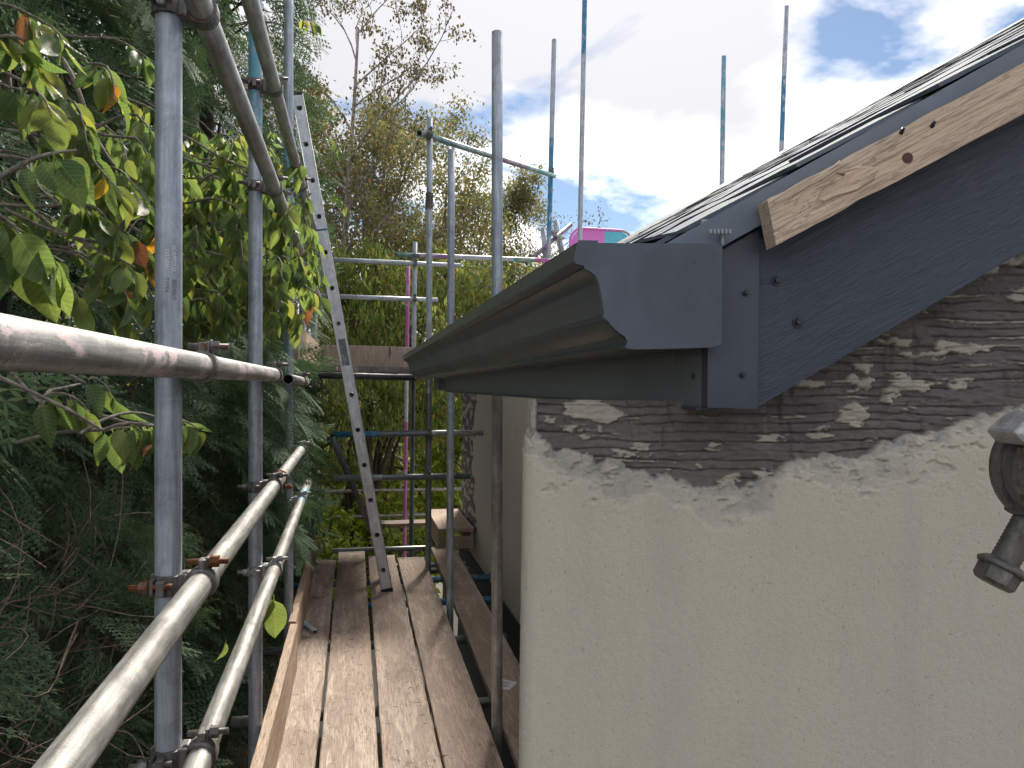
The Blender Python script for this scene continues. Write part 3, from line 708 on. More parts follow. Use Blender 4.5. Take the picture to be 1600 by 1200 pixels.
P3 = gpx([(902, 380), (896, 408), (899, 412), (913, 416), (913, 420)]) + smooth_poly(gpx([(917, 422), (929, 430), (936, 444), (941, 472), (944, 490)]), 4) + gpx([(942, 494), (945, 499)]) + smooth_poly(gpx([(948, 500), (957, 511), (971, 523)]), 4) + gpx([(977, 527), (980, 534), (976, 543), (988, 546), (1050, 545), (1112, 543), (1127, 538), (1128, 381)])
LG = 2.52
gutter = empty('gutter'); gutter.parent = house; gutter.matrix_basis = world(house).inverted() @ Matrix.Translation(GM @ Vector((P2[0][0], WG, P2[0][1])))
gutter['label'] = 'dark grey ogee gutter running along the eaves'
mb = MB(); n = len(P3)
def inset(P, t):
    res = []
    for i, (x, z) in enumerate(P):
        a = P[max(i - 1, 0)]; b = P[min(i + 1, len(P) - 1)]
        dx, dz = b[0] - a[0], b[1] - a[1]; l = math.hypot(dx, dz) or 1
        res.append((x - dz / l * t, z + dx / l * t))
    return res
IN = inset(P3, 0.0022)
IN[0] = (IN[0][0], P3[0][1]); IN[-1] = (IN[-1][0], P3[-1][1])
segs = 24; vs = []
rg = random.Random(8)
for i in range(segs + 1):
    t = i / segs; sh = YL * (0.004 + LG * t); wob = 0.0; drop = -0.004 * t + 0.020 * 0
    for (x, z) in P3: vs.append((x + sh.x + wob, WG + 0.001 + sh.y, z + drop))
    for (x, z) in reversed(IN): vs.append((x + sh.x + wob, WG + 0.001 + sh.y, z + drop))
c2 = 2 * n
fs = [(i * c2 + j, i * c2 + (j + 1) % c2, (i + 1) * c2 + (j + 1) % c2, (i + 1) * c2 + j) for i in range(segs) for j in range(c2)]
fs += [tuple(range(c2))[::-1], tuple(segs * c2 + j for j in range(c2))]
mb.add(vs, fs); ch = mb.build('channel', 'gutter_metal', gutter, GM)
# rolled top lip turned inwards, and hanging brackets
lip = [(P2[0][0] - 0.0006, P2[0][1] - 0.002), (P2[0][0] - 0.0006, P2[0][1] + 0.0012), (P2[0][0] + 0.010, P2[0][1] + 0.0012), (P2[0][0] + 0.010, P2[0][1] - 0.002), (P2[0][0] + 0.0085, P2[0][1] - 0.002), (P2[0][0] + 0.0085, P2[0][1] - 0.0002), (P2[0][0] + 0.0008, P2[0][1] - 0.0002), (P2[0][0] + 0.0008, P2[0][1] - 0.002)]
gprism('front_lip', 'gutter_metal', lip, WG + 0.0035, 0, parent=gutter, along=YL * LG, px=False)
cap = gprism('end_cap', 'end_cap_metal', [(x, z) for x, z in P3], WG - 0.0015, WG + 0.001, parent=gutter, px=False, label='smooth blue grey end cap closing the gutter')
cp = [(P2[0][0] + 0.001, P2[0][1] - 0.001), (P2[0][0] + 0.019, P2[0][1] - 0.001), (P2[0][0] + 0.019, P2[0][1] + 0.0026), (P2[0][0] + 0.001, P2[0][1] + 0.0026)]
gprism('cap_tab', 'end_cap_metal', cp, WG - 0.0012, WG + 0.006, parent=gutter, px=False)
o = gprism('end_cap', 'gutter_metal', [(x, z) for x, z in P3], WG + 0.001, WG + 0.0035, parent=gutter, px=False); o.matrix_basis = world(gutter).inverted() @ Matrix.Translation((0, LG + 0.0045, 0)) @ GM
for k in range(4):
    yb = 0.35 + k * 0.62; (bx, bz) = P2[0]
    gprism('hanging_bracket', 'gutter_metal', [(bx + 0.003, bz - 0.014), (bx + 0.128, bz - 0.012), (bx + 0.128, bz - 0.006), (bx + 0.003, bz - 0.008)], WG, WG + 0.022, parent=gutter, px=False).matrix_basis = world(gutter).inverted() @ Matrix.Translation((0, yb, 0)) @ GM
# clear plastic clip and eaves tray standing behind the cap
mb = MB(); pz = gp(1118, 364, WG + 0.01)
for k in range(6): mb.box(gp(1110 + k * 6, 362, WG - 0.001), (0.0024, 0.004, 0.0045), None, 0, 0.0006)
mb.box(gp(1118, 352, WG + 0.016), (0.028, 0.004, 0.010), None, 0, 0.001)
mb.box(gp(1128, 374, WG + 0.006), (0.0022, 0.006, 0.012), None, 0)
mb.build('eaves_clip', 'clear_grey', house, GM)
o = gprism('eaves_tray', 'felt', [(gl(1000, 372, WG)[0], gl(1000, 379, WG)[1] + 0.002), (ut0 + 0.02, gl(1100, 340, WG)[1]), (ut0 + 0.02, gl(1100, 340, WG)[1] + 0.002), (gl(1000, 372, WG)[0], gl(1000, 377, WG)[1] + 0.004)], WV + 0.006, 0, along=YL * (RL - 0.05), px=False)

# ------------------------------------------------------------------ scaffold tubes
TR = 0.02415
def scaf_tube(name, p0, p1, mat, label, cat='scaffold tube', group=None, bands=None, r=TR, n=20):
    """hollow tube along its local Z; bands = [(from, to, material)] as fractions of its length"""
    p0, p1 = Vector(p0), Vector(p1); L = (p1 - p0).length
    cuts = [0.0, 1.0]; mats = [mat, 'inside']
    for a, b, m_ in bands or []:
        cuts += [a, b]
        if m_ not in mats: mats.append(m_)
    cuts = sorted(set(cuts)); rr_ = random.Random(hash(label) % 1000)
    full = []
    for a, b in zip(cuts, cuts[1:]):
        k = max(1, int((b - a) * L / 0.45)); full += [a + (b - a) * i / k for i in range(k)]
    full.append(1.0)
    mb = MB(); bow = rr_.uniform(-0.002, 0.002)
    pts = [Vector((bow * math.sin(t * 3.14), 0, t * L)) for t in full]
    vs = [(p.x + r * math.cos(2 * math.pi * j / n), r * math.sin(2 * math.pi * j / n), p.z) for p in pts for j in range(n)]
    b0 = len(mb.v); mb.v += vs
    for i in range(len(full) - 1):
        mid = (full[i] + full[i + 1]) / 2; mi = 0
        for a, b, m_ in bands or []:
            if a <= mid <= b: mi = mats.index(m_)
        for j in range(n):
            mb.f.append((b0 + i * n + j, b0 + i * n + (j + 1) % n, b0 + (i + 1) * n + (j + 1) % n, b0 + (i + 1) * n + j)); mb.mi.append(mi); mb.sm.append(True)
    ri = r - 0.004
    for e, zi in ((0, 0.12), (len(full) - 1, L - 0.12)):           # wall thickness and dark bore at both ends
        z0 = pts[e].z; b1 = len(mb.v); bx = pts[e].x
        mb.v += [(bx + ri * math.cos(2 * math.pi * j / n), ri * math.sin(2 * math.pi * j / n), z0) for j in range(n)]
        mb.v += [(bx + ri * math.cos(2 * math.pi * j / n), ri * math.sin(2 * math.pi * j / n), zi) for j in range(n)]
        for j in range(n):
            q = (j + 1) % n
            mb.f.append((b0 + e * n + j, b0 + e * n + q, b1 + q, b1 + j)); mb.mi.append(0); mb.sm.append(False)
            mb.f.append((b1 + j, b1 + q, b1 + n + q, b1 + n + j)); mb.mi.append(1); mb.sm.append(True)
        mb.f.append(tuple(b1 + n + j for j in range(n))); mb.mi.append(1); mb.sm.append(False)
    o = mb.build(name, mats, None, Matrix.Translation(p0) @ align(p1 - p0))
    return tag(o, label, cat, group)

XS = -0.370
def standard(px, py0, py1, dep, ztop_, mat, label, group, bands=None, r=TR, zbot=GZ, fixx=None):
    a = at_d(px + 0, py0, dep); b = at_d(px, py1, dep)
    return a, b
OUT = 'outer scaffold standards along the hedge'; INN = 'inner scaffold standards beside the house'
# outer row (x, y of the foot, lean towards the top)
def upright(name_label, x, y, zt_, mat, group, bands=None, r=TR, lean=0.0):
    return scaf_tube('scaffold_standard', (x, y, GZ + 0.006), (x + lean * (zt_ - GZ), y, zt_), mat, name_label, 'scaffold tube', group, bands, r)
st1 = upright('thick galvanised upright nearest the camera on the left, stamped with lettering', -0.3015, 1.508, 4.2, 'galvanised_tube', OUT, lean=-0.0131)
st2 = upright('galvanised upright second from the left, faded blue paint near its top', -0.3035, 2.78, 4.6, 'galvanised_tube', OUT, [(0.655, 0.80, 'pale_blue_tube')], lean=-0.0136)
st3 = upright('galvanised upright third from the left, its head among conifer branches', -0.306, 4.13, 3.95, 'galvanised_tube', OUT, [(0.60, 0.82, 'pale_blue_tube')], lean=-0.0133)
st4 = upright('slim upright just behind the top of the ladder', -0.425, 6.32, 3.70, 'galvanised_tube', OUT, lean=-0.004)
st5 = upright('thin upright at the far left corner of the raised platform', -0.425, 7.90, 2.86, 'galvanised_tube', OUT)
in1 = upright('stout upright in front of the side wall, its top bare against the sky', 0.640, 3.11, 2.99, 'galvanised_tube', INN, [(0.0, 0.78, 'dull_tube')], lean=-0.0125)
in2 = upright('short topped upright between the stout upright and the ladder', 0.650, 4.85, 3.03, 'galvanised_tube', INN, lean=-0.010)
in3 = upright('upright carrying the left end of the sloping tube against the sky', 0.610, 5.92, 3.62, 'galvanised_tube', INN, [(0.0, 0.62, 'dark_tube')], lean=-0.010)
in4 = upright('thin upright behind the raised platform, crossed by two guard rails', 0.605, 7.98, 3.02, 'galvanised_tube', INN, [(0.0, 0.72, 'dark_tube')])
in5 = upright('thin pink painted upright rising behind the far toe board', 0.625, 9.35, 2.98, 'galvanised_tube', INN, [(0.25, 0.62, 'pink_tube'), (0.75, 1.0, 'pink_tube')])
FAR = 'far scaffold standards beyond the roof'
def far_pole(pxt, pyt, pxb, pyb, Y, mat, label, bands=None):
    t = at_y(pxt, pyt, Y); b = at_y(pxb, pyb, Y); dr = (b - t).normalized(); foot = t + dr * ((GZ + 0.006 - t.z) / dr.z)
    foot.y = Y
    return scaf_tube('scaffold_standard', foot, t, mat, label, 'scaffold tube', FAR, bands, 0.0285)
fp1 = far_pole(866, 62, 857, 400, 8.3, 'galvanised_tube', 'upright carrying the right end of the sloping tube, blue paint near its top', [(0.70, 0.85, 'blue_tube')])
fp2 = far_pole(916, -120, 906, 380, 8.3, 'galvanised_tube', 'tall upright behind the gutter running out of the top of the picture', [(0.83, 0.95, 'blue_tube')])
fp3 = far_pole(1131, 88, 1128, 285, 8.3, 'galvanised_tube', 'upright poking above the slates, shorter of the two over the roof', [(0.85, 1.0, 'pale_blue_tube')])
fp4 = far_pole(1229, 10, 1221, 235, 8.3, 'galvanised_tube', 'upright with a bright blue band above the slates', [(0.80, 0.895, 'blue_tube')])

RX, RXB, RXC, RXD, RXE = -0.285, -0.281, -0.299, -0.3035, -0.290
RAILS = 'guard rails along the left of the deck'
def zx(px, py): return at_x(px, py, RX).z
rA0, rA1 = Vector((RX, -0.5, 1.0536)), Vector((RX, 4.22, 1.1126))
rA = scaf_tube('guard_rail', rA0, rA1, 'rail_tube', 'upper of the two bright rails slanting beside the deck', 'scaffold tube', RAILS)
rB0, rB1 = Vector((RXB, -0.4, 0.685)), Vector((RXB, 4.75, 0.860))
rB = scaf_tube('guard_rail', rB0, rB1, 'rail_tube', 'lower of the two bright rails, beside the toe board', 'scaffold tube', RAILS, [(0.86, 0.93, 'pale_blue_tube')])
rC = scaf_tube('guard_rail', (RXC, 0.9, 2.180), (RXC, 6.3, 2.155), 'dull_tube', 'overhead rail nearer the deck, coming down from the top left', 'scaffold tube', 'overhead rails on the outer standards')
rD = scaf_tube('guard_rail', (RXD, 0.9, 2.525), (RXD, 6.2, 2.550), 'dull_tube', 'upper overhead rail, passing behind the ladder', 'scaffold tube', 'overhead rails on the outer standards', [(0.90, 0.97, 'galvanised_tube')])
rE = scaf_tube('ledger_tube', (RXE, -0.25, 1.491), (RXE, 2.84, 1.496), 'stained_rail', 'big horizontal tube entering at the left edge at eye level, pink stained', 'scaffold tube', 'eye level tubes')
rE2 = scaf_tube('ledger_tube', (RXE, 3.35, 1.485), (RXE, 4.50, 1.480), 'rail_tube', 'short horizontal tube end poking out of the conifer branches', 'scaffold tube', 'eye level tubes')

# far guard rails and cross tubes
def cross(pa, pb, Ya, Yb, mat, label, group, bands=None, r=TR, name='cross_tube'):
    return scaf_tube(name, at_y(*pa, Ya), at_y(*pb, Yb), mat, label, 'scaffold tube', group, bands, r)
FG = 'guard rails round the raised platform'
g1 = cross((484, 404), (719, 415), 7.93, 7.93, 'galvanised_tube', 'upper pale rail above the raised platform', FG)
g2 = cross((488, 462), (684, 469), 7.93, 7.93, 'galvanised_tube', 'lower pale rail above the raised platform', FG)
g3 = cross((620, 398), (905, 409), 8.04, 8.22, 'galvanised_tube', 'long tube banded turquoise, purple and grey above the gutter', FG, [(0.0, 0.11, 'teal_tube'), (0.11, 0.30, 'purple_tube'), (0.62, 0.74, 'teal_tube'), (0.74, 1.0, 'pink_tube')], 0.026)
g4 = cross((655, 208), (866, 275), 5.86, 8.24, 'teal_tube', 'sloping tube high against the sky between two uprights', FG, [(0.45, 0.72, 'purple_tube')], 0.0255)
EG = 'cross rails at the far end of the deck'
e1 = cross((519, 679), (755, 676), 5.866, 5.866, 'dark_tube', 'cross rail with a blue painted end beyond the deck', EG, [(0.0, 0.30, 'blue_tube'), (0.62, 1.0, 'dull_tube')])
e2 = cross((520, 747), (735, 744), 5.866, 5.866, 'dark_tube', 'dark cross rail under the blue ended one', EG, [(0.0, 0.35, 'galvanised_tube')])
e3 = cross((505, 768), (725, 764), 10.4, 10.4, 'rail_tube', 'pale far cross rail seen through the uprights, the upper one', EG)
e4 = cross((510, 809), (700, 803), 10.4, 10.4, 'rail_tube', 'pale far cross rail seen through the uprights, the lower one', EG)
e5 = scaf_tube('diagonal_brace', at_y(518, 681, 5.80), at_z(592, 855, 0.05), 'dark_tube', 'dark diagonal brace running down behind the ladder', 'scaffold tube')
e6 = scaf_tube('ledger_tube', at_y(440, 585, 5.62), at_y(652, 590, 5.62), 'black_tube', 'dark tube carrying the front edge of the raised platform', 'scaffold tube')

# transoms under the boards
TZ = -0.068
TL = ['transom under the deck nearest the camera, its end past the toe board', 'second transom under the deck, bright in the gap beside the wall', 'third transom under the deck, in the gap by the short upright',
      'blue grey transom in the gap below the ladder', 'transom reaching out to the side wall', 'pale transom near the far end of the deck', 'last transom at the far end of the deck']
for i, (ty, xa, xb, mt) in enumerate(((2.42, -0.50, 1.02, 'dull_tube'), (3.52, -0.53, 1.00, 'rail_tube'), (4.42, -0.50, 0.92, 'rail_tube'), (5.22, -0.45, 1.0, 'blue_tube'), (5.84, -0.45, 1.08, 'blue_tube'), (6.12, -0.5, 0.95, 'rail_tube'), (6.30, -0.5, 0.95, 'dull_tube'))):
    scaf_tube('transom', (xa, ty, TZ), (xb, ty, TZ + 0.002), mt, TL[i], 'scaffold tube', 'transoms under the deck boards')
# tubes carrying the transoms
for i, (x_, lab) in enumerate(((-0.245, 'ledger under the outer edge of the deck'),)):
    scaf_tube('ledger_tube', (x_, 1.02, TZ - 0.052), (x_, 6.6, TZ - 0.052), 'dark_tube', lab, 'scaffold tube', 'ledgers under the deck')

# lettering rolled into the nearest standard
def stamp(text, zstart, angle, size, mat, holder, r=TR):
    cu = bpy.data.curves.new('stamped_text', 'FONT'); cu.body = text; cu.size = size; cu.space_character = 1.05
    to = bpy.data.objects.new('t', cu); COL.objects.link(to); dg = bpy.context.evaluated_depsgraph_get()
    me = bpy.data.meshes.new_from_object(to.evaluated_get(dg)); bpy.data.objects.remove(to)
    for v in me.vertices:
        x, y = v.co.x, v.co.y            # text runs down the tube
        th = angle - (y - size * 0.35) / r * -1.0
        v.co = Vector(((r + 0.0005) * math.cos(th), (r + 0.0005) * math.sin(th), zstart - x))
    me.materials.append(M[mat]); return link('stamped_text', me, mat, holder, world(holder))
def tube_angle(holder, z, px, r=TR):
    """angle on the tube whose surface shows at pixel column px"""
    best = None; mw = world(holder)
    for k in range(360):
        a = k * math.pi / 180; p = mw @ Vector((r * math.cos(a), r * math.sin(a), z)); nrm_ = (mw.to_3x3() @ Vector((math.cos(a), math.sin(a), 0)))
        if nrm_.dot(Vector(CAM) - p) < 0: continue
        c = CM.T @ (np.array(p) - CAM); q = abs(CX + F * c[0] / -c[2] - px)
        if best is None or q < best[0]: best = (q, a)
    return best[1]
zs_ = 1.46 + (606 - 392) / 1150 * 1.40 - (GZ + 0.006)
zs2 = 1.46 + (606 - 398) / 1150 * 1.40 - (GZ + 0.006)
stamp('SCAFFOLD', zs_, tube_angle(st1, zs_, 272.5), 0.0098, 'stamp_light', st1); stamp('EN10219', zs_ - 0.064, tube_angle(st1, zs_, 272.5), 0.0098, 'stamp_dark', st1)
stamp('S355J0H', zs2, tube_angle(st1, zs_, 261), 0.0098, 'stamp_light', st1); stamp('TYPE4', zs2 - 0.054, tube_angle(st1, zs_, 261), 0.0098, 'stamp_dark', st1)

# ------------------------------------------------------------------ couplers
def ring(mb, axis, c, r0, r1, w, n=22, a0=0.0, a1=2 * math.pi, flare=0.0):
    """band of pressed steel round a tube; axis 'z' or 'y'"""
    vs = []; full = abs(a1 - a0 - 2 * math.pi) < 1e-3; k = n if full else n + 1
    for i in range(k):
        a = a0 + (a1 - a0) * i / n
        for r, h in ((r0, -w / 2), (r1, -w / 2 * 0.92), (r1 + flare, 0), (r1, w / 2 * 0.92), (r0, w / 2)):
            x, y = r * math.cos(a), r * math.sin(a)
            vs.append(Vector((x, y, h)) + c if axis == 'z' else Vector((x, h, y)) + c)
    m_ = 5; fs = []
    for i in range(n):
        q = (i + 1) % k
        for j in range(m_): fs.append((i * m_ + j, i * m_ + (j + 1) % m_, q * m_ + (j + 1) % m_, q * m_ + j))
    if not full: fs += [tuple(range(5)), tuple((k - 1) * 5 + j for j in range(5))[::-1]]
    mb.add(vs, fs, 0, False)
def make_coupler(mats, name='scaffold_coupler'):
    """right-angle coupler: standard along local Z at the origin, rail along local Y at +X"""
    e = empty(name)
    off = 0.060
    mb = MB(); ring(mb, 'z', Vector((0, 0, 0)), TR + 0.0005, TR + 0.006, 0.040, flare=0.0008)
    ring(mb, 'y', Vector((off, 0, 0)), TR + 0.0005, TR + 0.006, 0.036, flare=0.0008)
    mb.box((off / 2, 0, 0), (0.018, 0.044, 0.044), None, 0, 0.004)
    mb.box((-0.004, -TR - 0.012, 0.0), (0.016, 0.016, 0.030), None, 0, 0.003)        # lugs that hold the bolts
    mb.box((off + 0.002, 0, TR + 0.013), (0.014, 0.030, 0.018), None, 0, 0.003)
    mb.build('clamp', mats[0], e)
    for (p, ax) in ((Vector((0.016, -TR - 0.014, 0.004)), Vector((-1, 0, 0))), (Vector((off - 0.026, 0.004, TR + 0.015)), Vector((1, 0, 0)))):
        mb = MB(); mb.tube([p, p + ax * 0.074], 0.0058, 10)
        b = mb.build('bolt', mats[1], e)
        mb = MB(); hexnut(mb, p + ax * 0.044, ax, 0.0118, 0.013); mb.tube([p + ax * 0.041, p + ax * 0.044], 0.0135, 14, 0, True, False)
        mb.build('nut', mats[1], b)
        mb = MB(); mb.box(p + ax * 0.036 + (Vector((0, 0.004, 0)) if abs(p.y) > 0.02 else Vector((0, 0, -0.004))), (0.008, 0.020, 0.026), None, 0, 0.002); mb.build('flap', mats[0], b)
    return e
C_RUST = make_coupler(('coupler_steel', 'rust_steel')); C_GREY = make_coupler(('coupler_steel', 'coupler_steel')); C_ZINC = make_coupler(('zinc_steel', 'zinc_steel'))
_used = {}
def coupler(proto, loc, label, group, rz=0.0, flip=False, rx=0.0):
    mw = Matrix.Translation(Vector(loc)) @ Matrix.Rotation(rz, 4, 'Z') @ Matrix.Rotation(rx, 4, 'X') @ (Matrix.Rotation(math.pi, 4, 'X') if flip else Matrix())
    if proto.name in _used: o = copy_tree(proto, mw)
    else: _used[proto.name] = 1; o = proto; o.matrix_basis = mw
    for k in ('label', 'group', 'category'):
        if k in o: del o[k]
    return tag(o, label, 'coupler', group)
def sx(o, z):
    """centre of an upright at height z"""
    mw = world(o); d_ = mw.to_3x3() @ Vector((0, 0, 1)); p = mw.translation; t = (z - p.z) / d_.z; return p + d_ * t
def rz_(o, y):
    mw = world(o); d_ = mw.to_3x3() @ Vector((0, 0, 1)); p = mw.translation; t = (y - p.y) / d_.y; return (p + d_ * t).z
LC = 'couplers on the outer standards'
def on(std, rail, proto, label, dz=0.0, flip=False):
    y = std.matrix_basis.translation.y; z = rz_(rail, y); p = sx(std, z)
    return coupler(proto, p + Vector((rail.matrix_basis.translation.x - p.x - 0.060, 0, 0)), label, LC, flip=flip)
on(st1, rA, C_RUST, 'big rusty coupler fixing the upper bright rail to the nearest upright')
on(st1, rB, C_GREY, 'dark coupler fixing the lower bright rail to the nearest upright')
on(st1, rE, C_GREY, 'coupler fixing the pink stained tube to the nearest upright')
on(st1, rC, C_GREY, 'big coupler at the top edge of the picture on the nearest upright')
on(st2, rA, C_GREY, 'coupler of the upper bright rail on the second upright')
on(st2, rB, C_ZINC, 'bright coupler of the lower rail on the second upright')
on(st2, rE, C_GREY, 'coupler hidden behind the end of the pink stained tube')
on(st2, rC, C_GREY, 'coupler of the lower overhead rail on the blue painted upright')
on(st2, rD, C_GREY, 'coupler of the upper overhead rail on the blue painted upright')
on(st3, rA, C_ZINC, 'coupler at the far end of the upper bright rail')
on(st3, rB, C_ZINC, 'coupler of the lower bright rail on the third upright')
on(st3, rC, C_GREY, 'coupler of the lower overhead rail on the third upright')
on(st3, rD, C_GREY, 'coupler of the upper overhead rail on the third upright, beside the ladder')
on(st3, rE2, C_GREY, 'coupler on the tube end among the conifer branches')
IC = 'couplers on the inner and far standards'
def cross_c(std, z, label, proto=C_GREY, rz=math.pi / 2):
    p = sx(std, z); coupler(proto, p, label, IC, rz=rz)
cross_c(in3, at_y(675, 677, 5.866).z, 'coupler where the blue ended cross rail meets an upright', rz=-math.pi / 2)
cross_c(in3, at_y(675, 745, 5.866).z, 'coupler where the dark cross rail meets an upright', rz=-math.pi / 2)
cross_c(in3, at_y(672, 213, 5.92).z, 'coupler at the left end of the sloping tube against the sky', rz=-math.pi / 2)
cross_c(in4, at_y(647, 412, 7.98).z, 'coupler of the upper far rail behind the ladder', rz=-math.pi / 2)
cross_c(in4, at_y(647, 468, 7.98).z, 'coupler of the lower far rail behind the ladder', rz=-math.pi / 2)
cross_c(in4, at_y(647, 400, 7.98).z, 'coupler holding the banded tube to a thin upright', rz=math.pi / 2)
cross_c(fp1, at_y(860, 272, 8.3).z, 'coupler at the right end of the sloping tube against the sky', rz=-math.pi / 2)
cross_c(st4, at_y(478, 345, 6.32).z, 'dark coupler on the slim upright behind the ladder', rz=0)
def sleeve(name, label, p, axis, mats='coupler_steel', L=0.11):
    """sleeve coupler clamped round a joint between two tubes"""
    e = empty(name, p, Matrix.Translation(Vector(p)) @ align(axis)); tag(e, label, 'coupler', 'sleeve couplers')
    mw = world(e); mb = MB(); ring(mb, 'z', Vector((0, 0, 0)), TR + 0.0005, TR + 0.0065, L, flare=0.001)
    mb.box((0, -TR - 0.008, 0), (0.020, 0.014, L * 0.9), None, 0, 0.003); mb.build('sleeve_body', mats, e, mw)
    for s in (-1, 1):
        mb = MB(); p_ = Vector((-0.022, -TR - 0.010, s * L * 0.28)); mb.tube([p_, p_ + Vector((0.05, 0, 0))], 0.0058, 8); b = mb.build('bolt', mats, e, mw)
        mb = MB(); hexnut(mb, p_ + Vector((0.034, 0, 0)), Vector((1, 0, 0)), 0.0115, 0.012); mb.build('nut', mats, b, mw)
sleeve('sleeve_coupler', 'sleeve coupler half way up the upright under the sloping tube', sx(in3, at_y(679, 315, 5.92).z), Vector((0, -0.15, 1)), L=0.145)
sleeve('sleeve_coupler', 'sleeve coupler on the blue painted upright beside the upper overhead rail', sx(st2, 2.93), Vector((0, 0, 1)), L=0.13)
def band_clip(label, rail, y, proto_mat='coupler_steel'):
    z = rz_(rail, y); e = empty('band_coupler', (rail.matrix_basis.translation.x, y, z)); tag(e, label, 'coupler', 'single band couplers on the rails'); mw = world(e)
    mb = MB(); ring(mb, 'y', Vector(), TR + 0.0005, TR + 0.0045, 0.030); mb.box((0.004, 0, -TR - 0.012), (0.03, 0.024, 0.018), None, 0, 0.003); mb.build('clamp', proto_mat, e, mw)
    mb = MB(); mb.tube([Vector((-0.026, 0, -TR - 0.013)), Vector((0.044, 0, -TR - 0.013))], 0.0056, 8); b = mb.build('bolt', proto_mat, e, mw)
    mb = MB(); hexnut(mb, Vector((0.026, 0, -TR - 0.013)), Vector((1, 0, 0)), 0.0115, 0.012); mb.build('nut', proto_mat, b, mw)
band_clip('rusty band coupler round the yellowed upper rail', rA, 3.02, 'rust_steel')
band_clip('dark band coupler hanging under the lower overhead rail', rC, 4.05)
band_clip('dark band coupler under the upper overhead rail', rD, 3.72)

# ------------------------------------------------------------------ boards
def board(name, mat, p0, p1, wdt, th, label, group, cat='board', roll=0.0, seed=0, warp=0.004, hoop=True):
    """scaffold board from p0 to p1 (centre of the underside edge line), local Y along it"""
    p0, p1 = Vector(p0), Vector(p1); L = (p1 - p0).length; Y_ = (p1 - p0).normalized(); Z0 = Vector((0, 0, 1)); X_ = Y_.cross(Z0).normalized(); Z_ = X_.cross(Y_)
    Rm = Matrix(((X_.x, Y_.x, Z_.x, p0.x), (X_.y, Y_.y, Z_.y, p0.y), (X_.z, Y_.z, Z_.z, p0.z), (0, 0, 0, 1))) @ Matrix.Rotation(roll, 4, 'Y')
    rb = random.Random(seed); n = max(6, int(L / 0.10)); a1, a2, ph = rb.uniform(-warp, warp), rb.uniform(-warp, warp), rb.uniform(0, 6)
    prof_ = [(-wdt / 2, 0.003), (-wdt / 2, th - 0.004), (-wdt / 2 + 0.004, th), (-wdt / 6, th + 0.0008), (wdt / 6, th + 0.0006), (wdt / 2 - 0.004, th), (wdt / 2, th - 0.004), (wdt / 2, 0.003), (wdt / 2 - 0.003, 0), (-wdt / 2 + 0.003, 0)]
    k = len(prof_); vs = []
    for i in range(n + 1):
        t = i / n; sx_ = a1 * math.sin(t * 4 + ph); sz_ = a2 * 0.6 * math.sin(t * 5 + ph * 2)
        chip = [rb.uniform(-0.0016, 0.0016) for _ in range(k)]
        for j, (x, z) in enumerate(prof_): vs.append((x + sx_ + (chip[j] if abs(x) > wdt * 0.4 else 0), t * L, z + sz_ + (chip[j] * 0.4 if 0 < i < n else 0)))
    fs = [(i * k + j, i * k + (j + 1) % k, (i + 1) * k + (j + 1) % k, (i + 1) * k + j) for i in range(n) for j in range(k)] + [tuple(range(k))[::-1], tuple(n * k + j for j in range(k))]
    mb = MB(); mb.add(vs, fs); e = empty(name, p0, Rm); tag(e, label, cat, group)
    mb.build('plank', mat, e, Rm)
    if hoop:
        for t in (0.004, L - 0.034):
            m2 = MB(); hw, ht = wdt / 2 + 0.0022, th + 0.0022
            m2.add([(-hw, t, -0.0012), (hw, t, -0.0012), (hw, t, ht), (-hw, t, ht), (-hw, t + 0.03, -0.0012), (hw, t + 0.03, -0.0012), (hw, t + 0.03, ht), (-hw, t + 0.03, ht)], [(0, 1, 5, 4), (1, 2, 6, 5), (2, 3, 7, 6), (3, 0, 4, 7)])
            ye = -0.0015 if t < 0.1 else L + 0.0015; m2.add([(-hw, ye, -0.0012), (hw, ye, -0.0012), (hw, ye, ht), (-hw, ye, ht)], [(0, 1, 2, 3)])
            m2.build('end_hoop', 'coupler_steel', e, Rm)
    return e
TH = 0.038
DB = 'deck boards'
dl = ['deck board along the toe board, carrying a small metal offcut', 'second deck board from the toe board, reaching farthest', 'third deck board from the toe board, under the ladder foot', 'deck board at the edge of the gap, darkly wet stained']
for i, (xa, xb, yb) in enumerate(((-0.238, -0.258, 6.36), (-0.006, -0.014, 6.62), (0.226, 0.236, 6.42), (0.458, 0.474, 6.30))):
    board('deck_board', 'deck_wood', (xa, 0.9, -TH - 0.0), (xb, yb, -TH + 0.003 * i), 0.2235, TH, dl[i], DB, seed=20 + i)
board('deck_board', 'deck_wood', (0.715, 1.05, -TH), (0.795, 6.7, -TH), 0.215, TH, 'lone board between the gap and the house wall', DB, seed=31, warp=0.008)
def edge_board(name, mat, p0, p1, label, group, seed, hgt=0.225, th=TH):
    p0, p1 = Vector(p0), Vector(p1)
    return board(name, mat, p0, p1, hgt, th, label, group, 'toe board', roll=math.pi / 2, seed=seed, hoop=False)
TB = 'toe boards'
edge_board('toe_board', 'toe_wood', (-0.313, 0.9, 0.128), (-0.314, 3.93, 0.118), 'near toe board on edge along the left of the deck', TB, 51, 0.24)
edge_board('toe_board', 'toe_wood', (-0.325, 3.97, 0.120), (-0.338, 6.38, 0.112), 'far toe board on edge, ending below the conifer', TB, 52)
PZ0 = 1.618
edge_board('toe_board', 'toe_wood', (-0.400, 4.86, 1.735), (-0.405, 8.02, 1.772), 'sunlit toe board at the left end of the raised platform', TB, 53)
mbx = board('toe_board', 'grey_wood', (-0.36, 8.0, PZ0 + 0.155), (0.98, 8.0, PZ0 + 0.150), 0.225, TH, 'grey toe board across the back of the raised platform', TB, 'toe board', roll=math.pi / 2, seed=54, hoop=False)
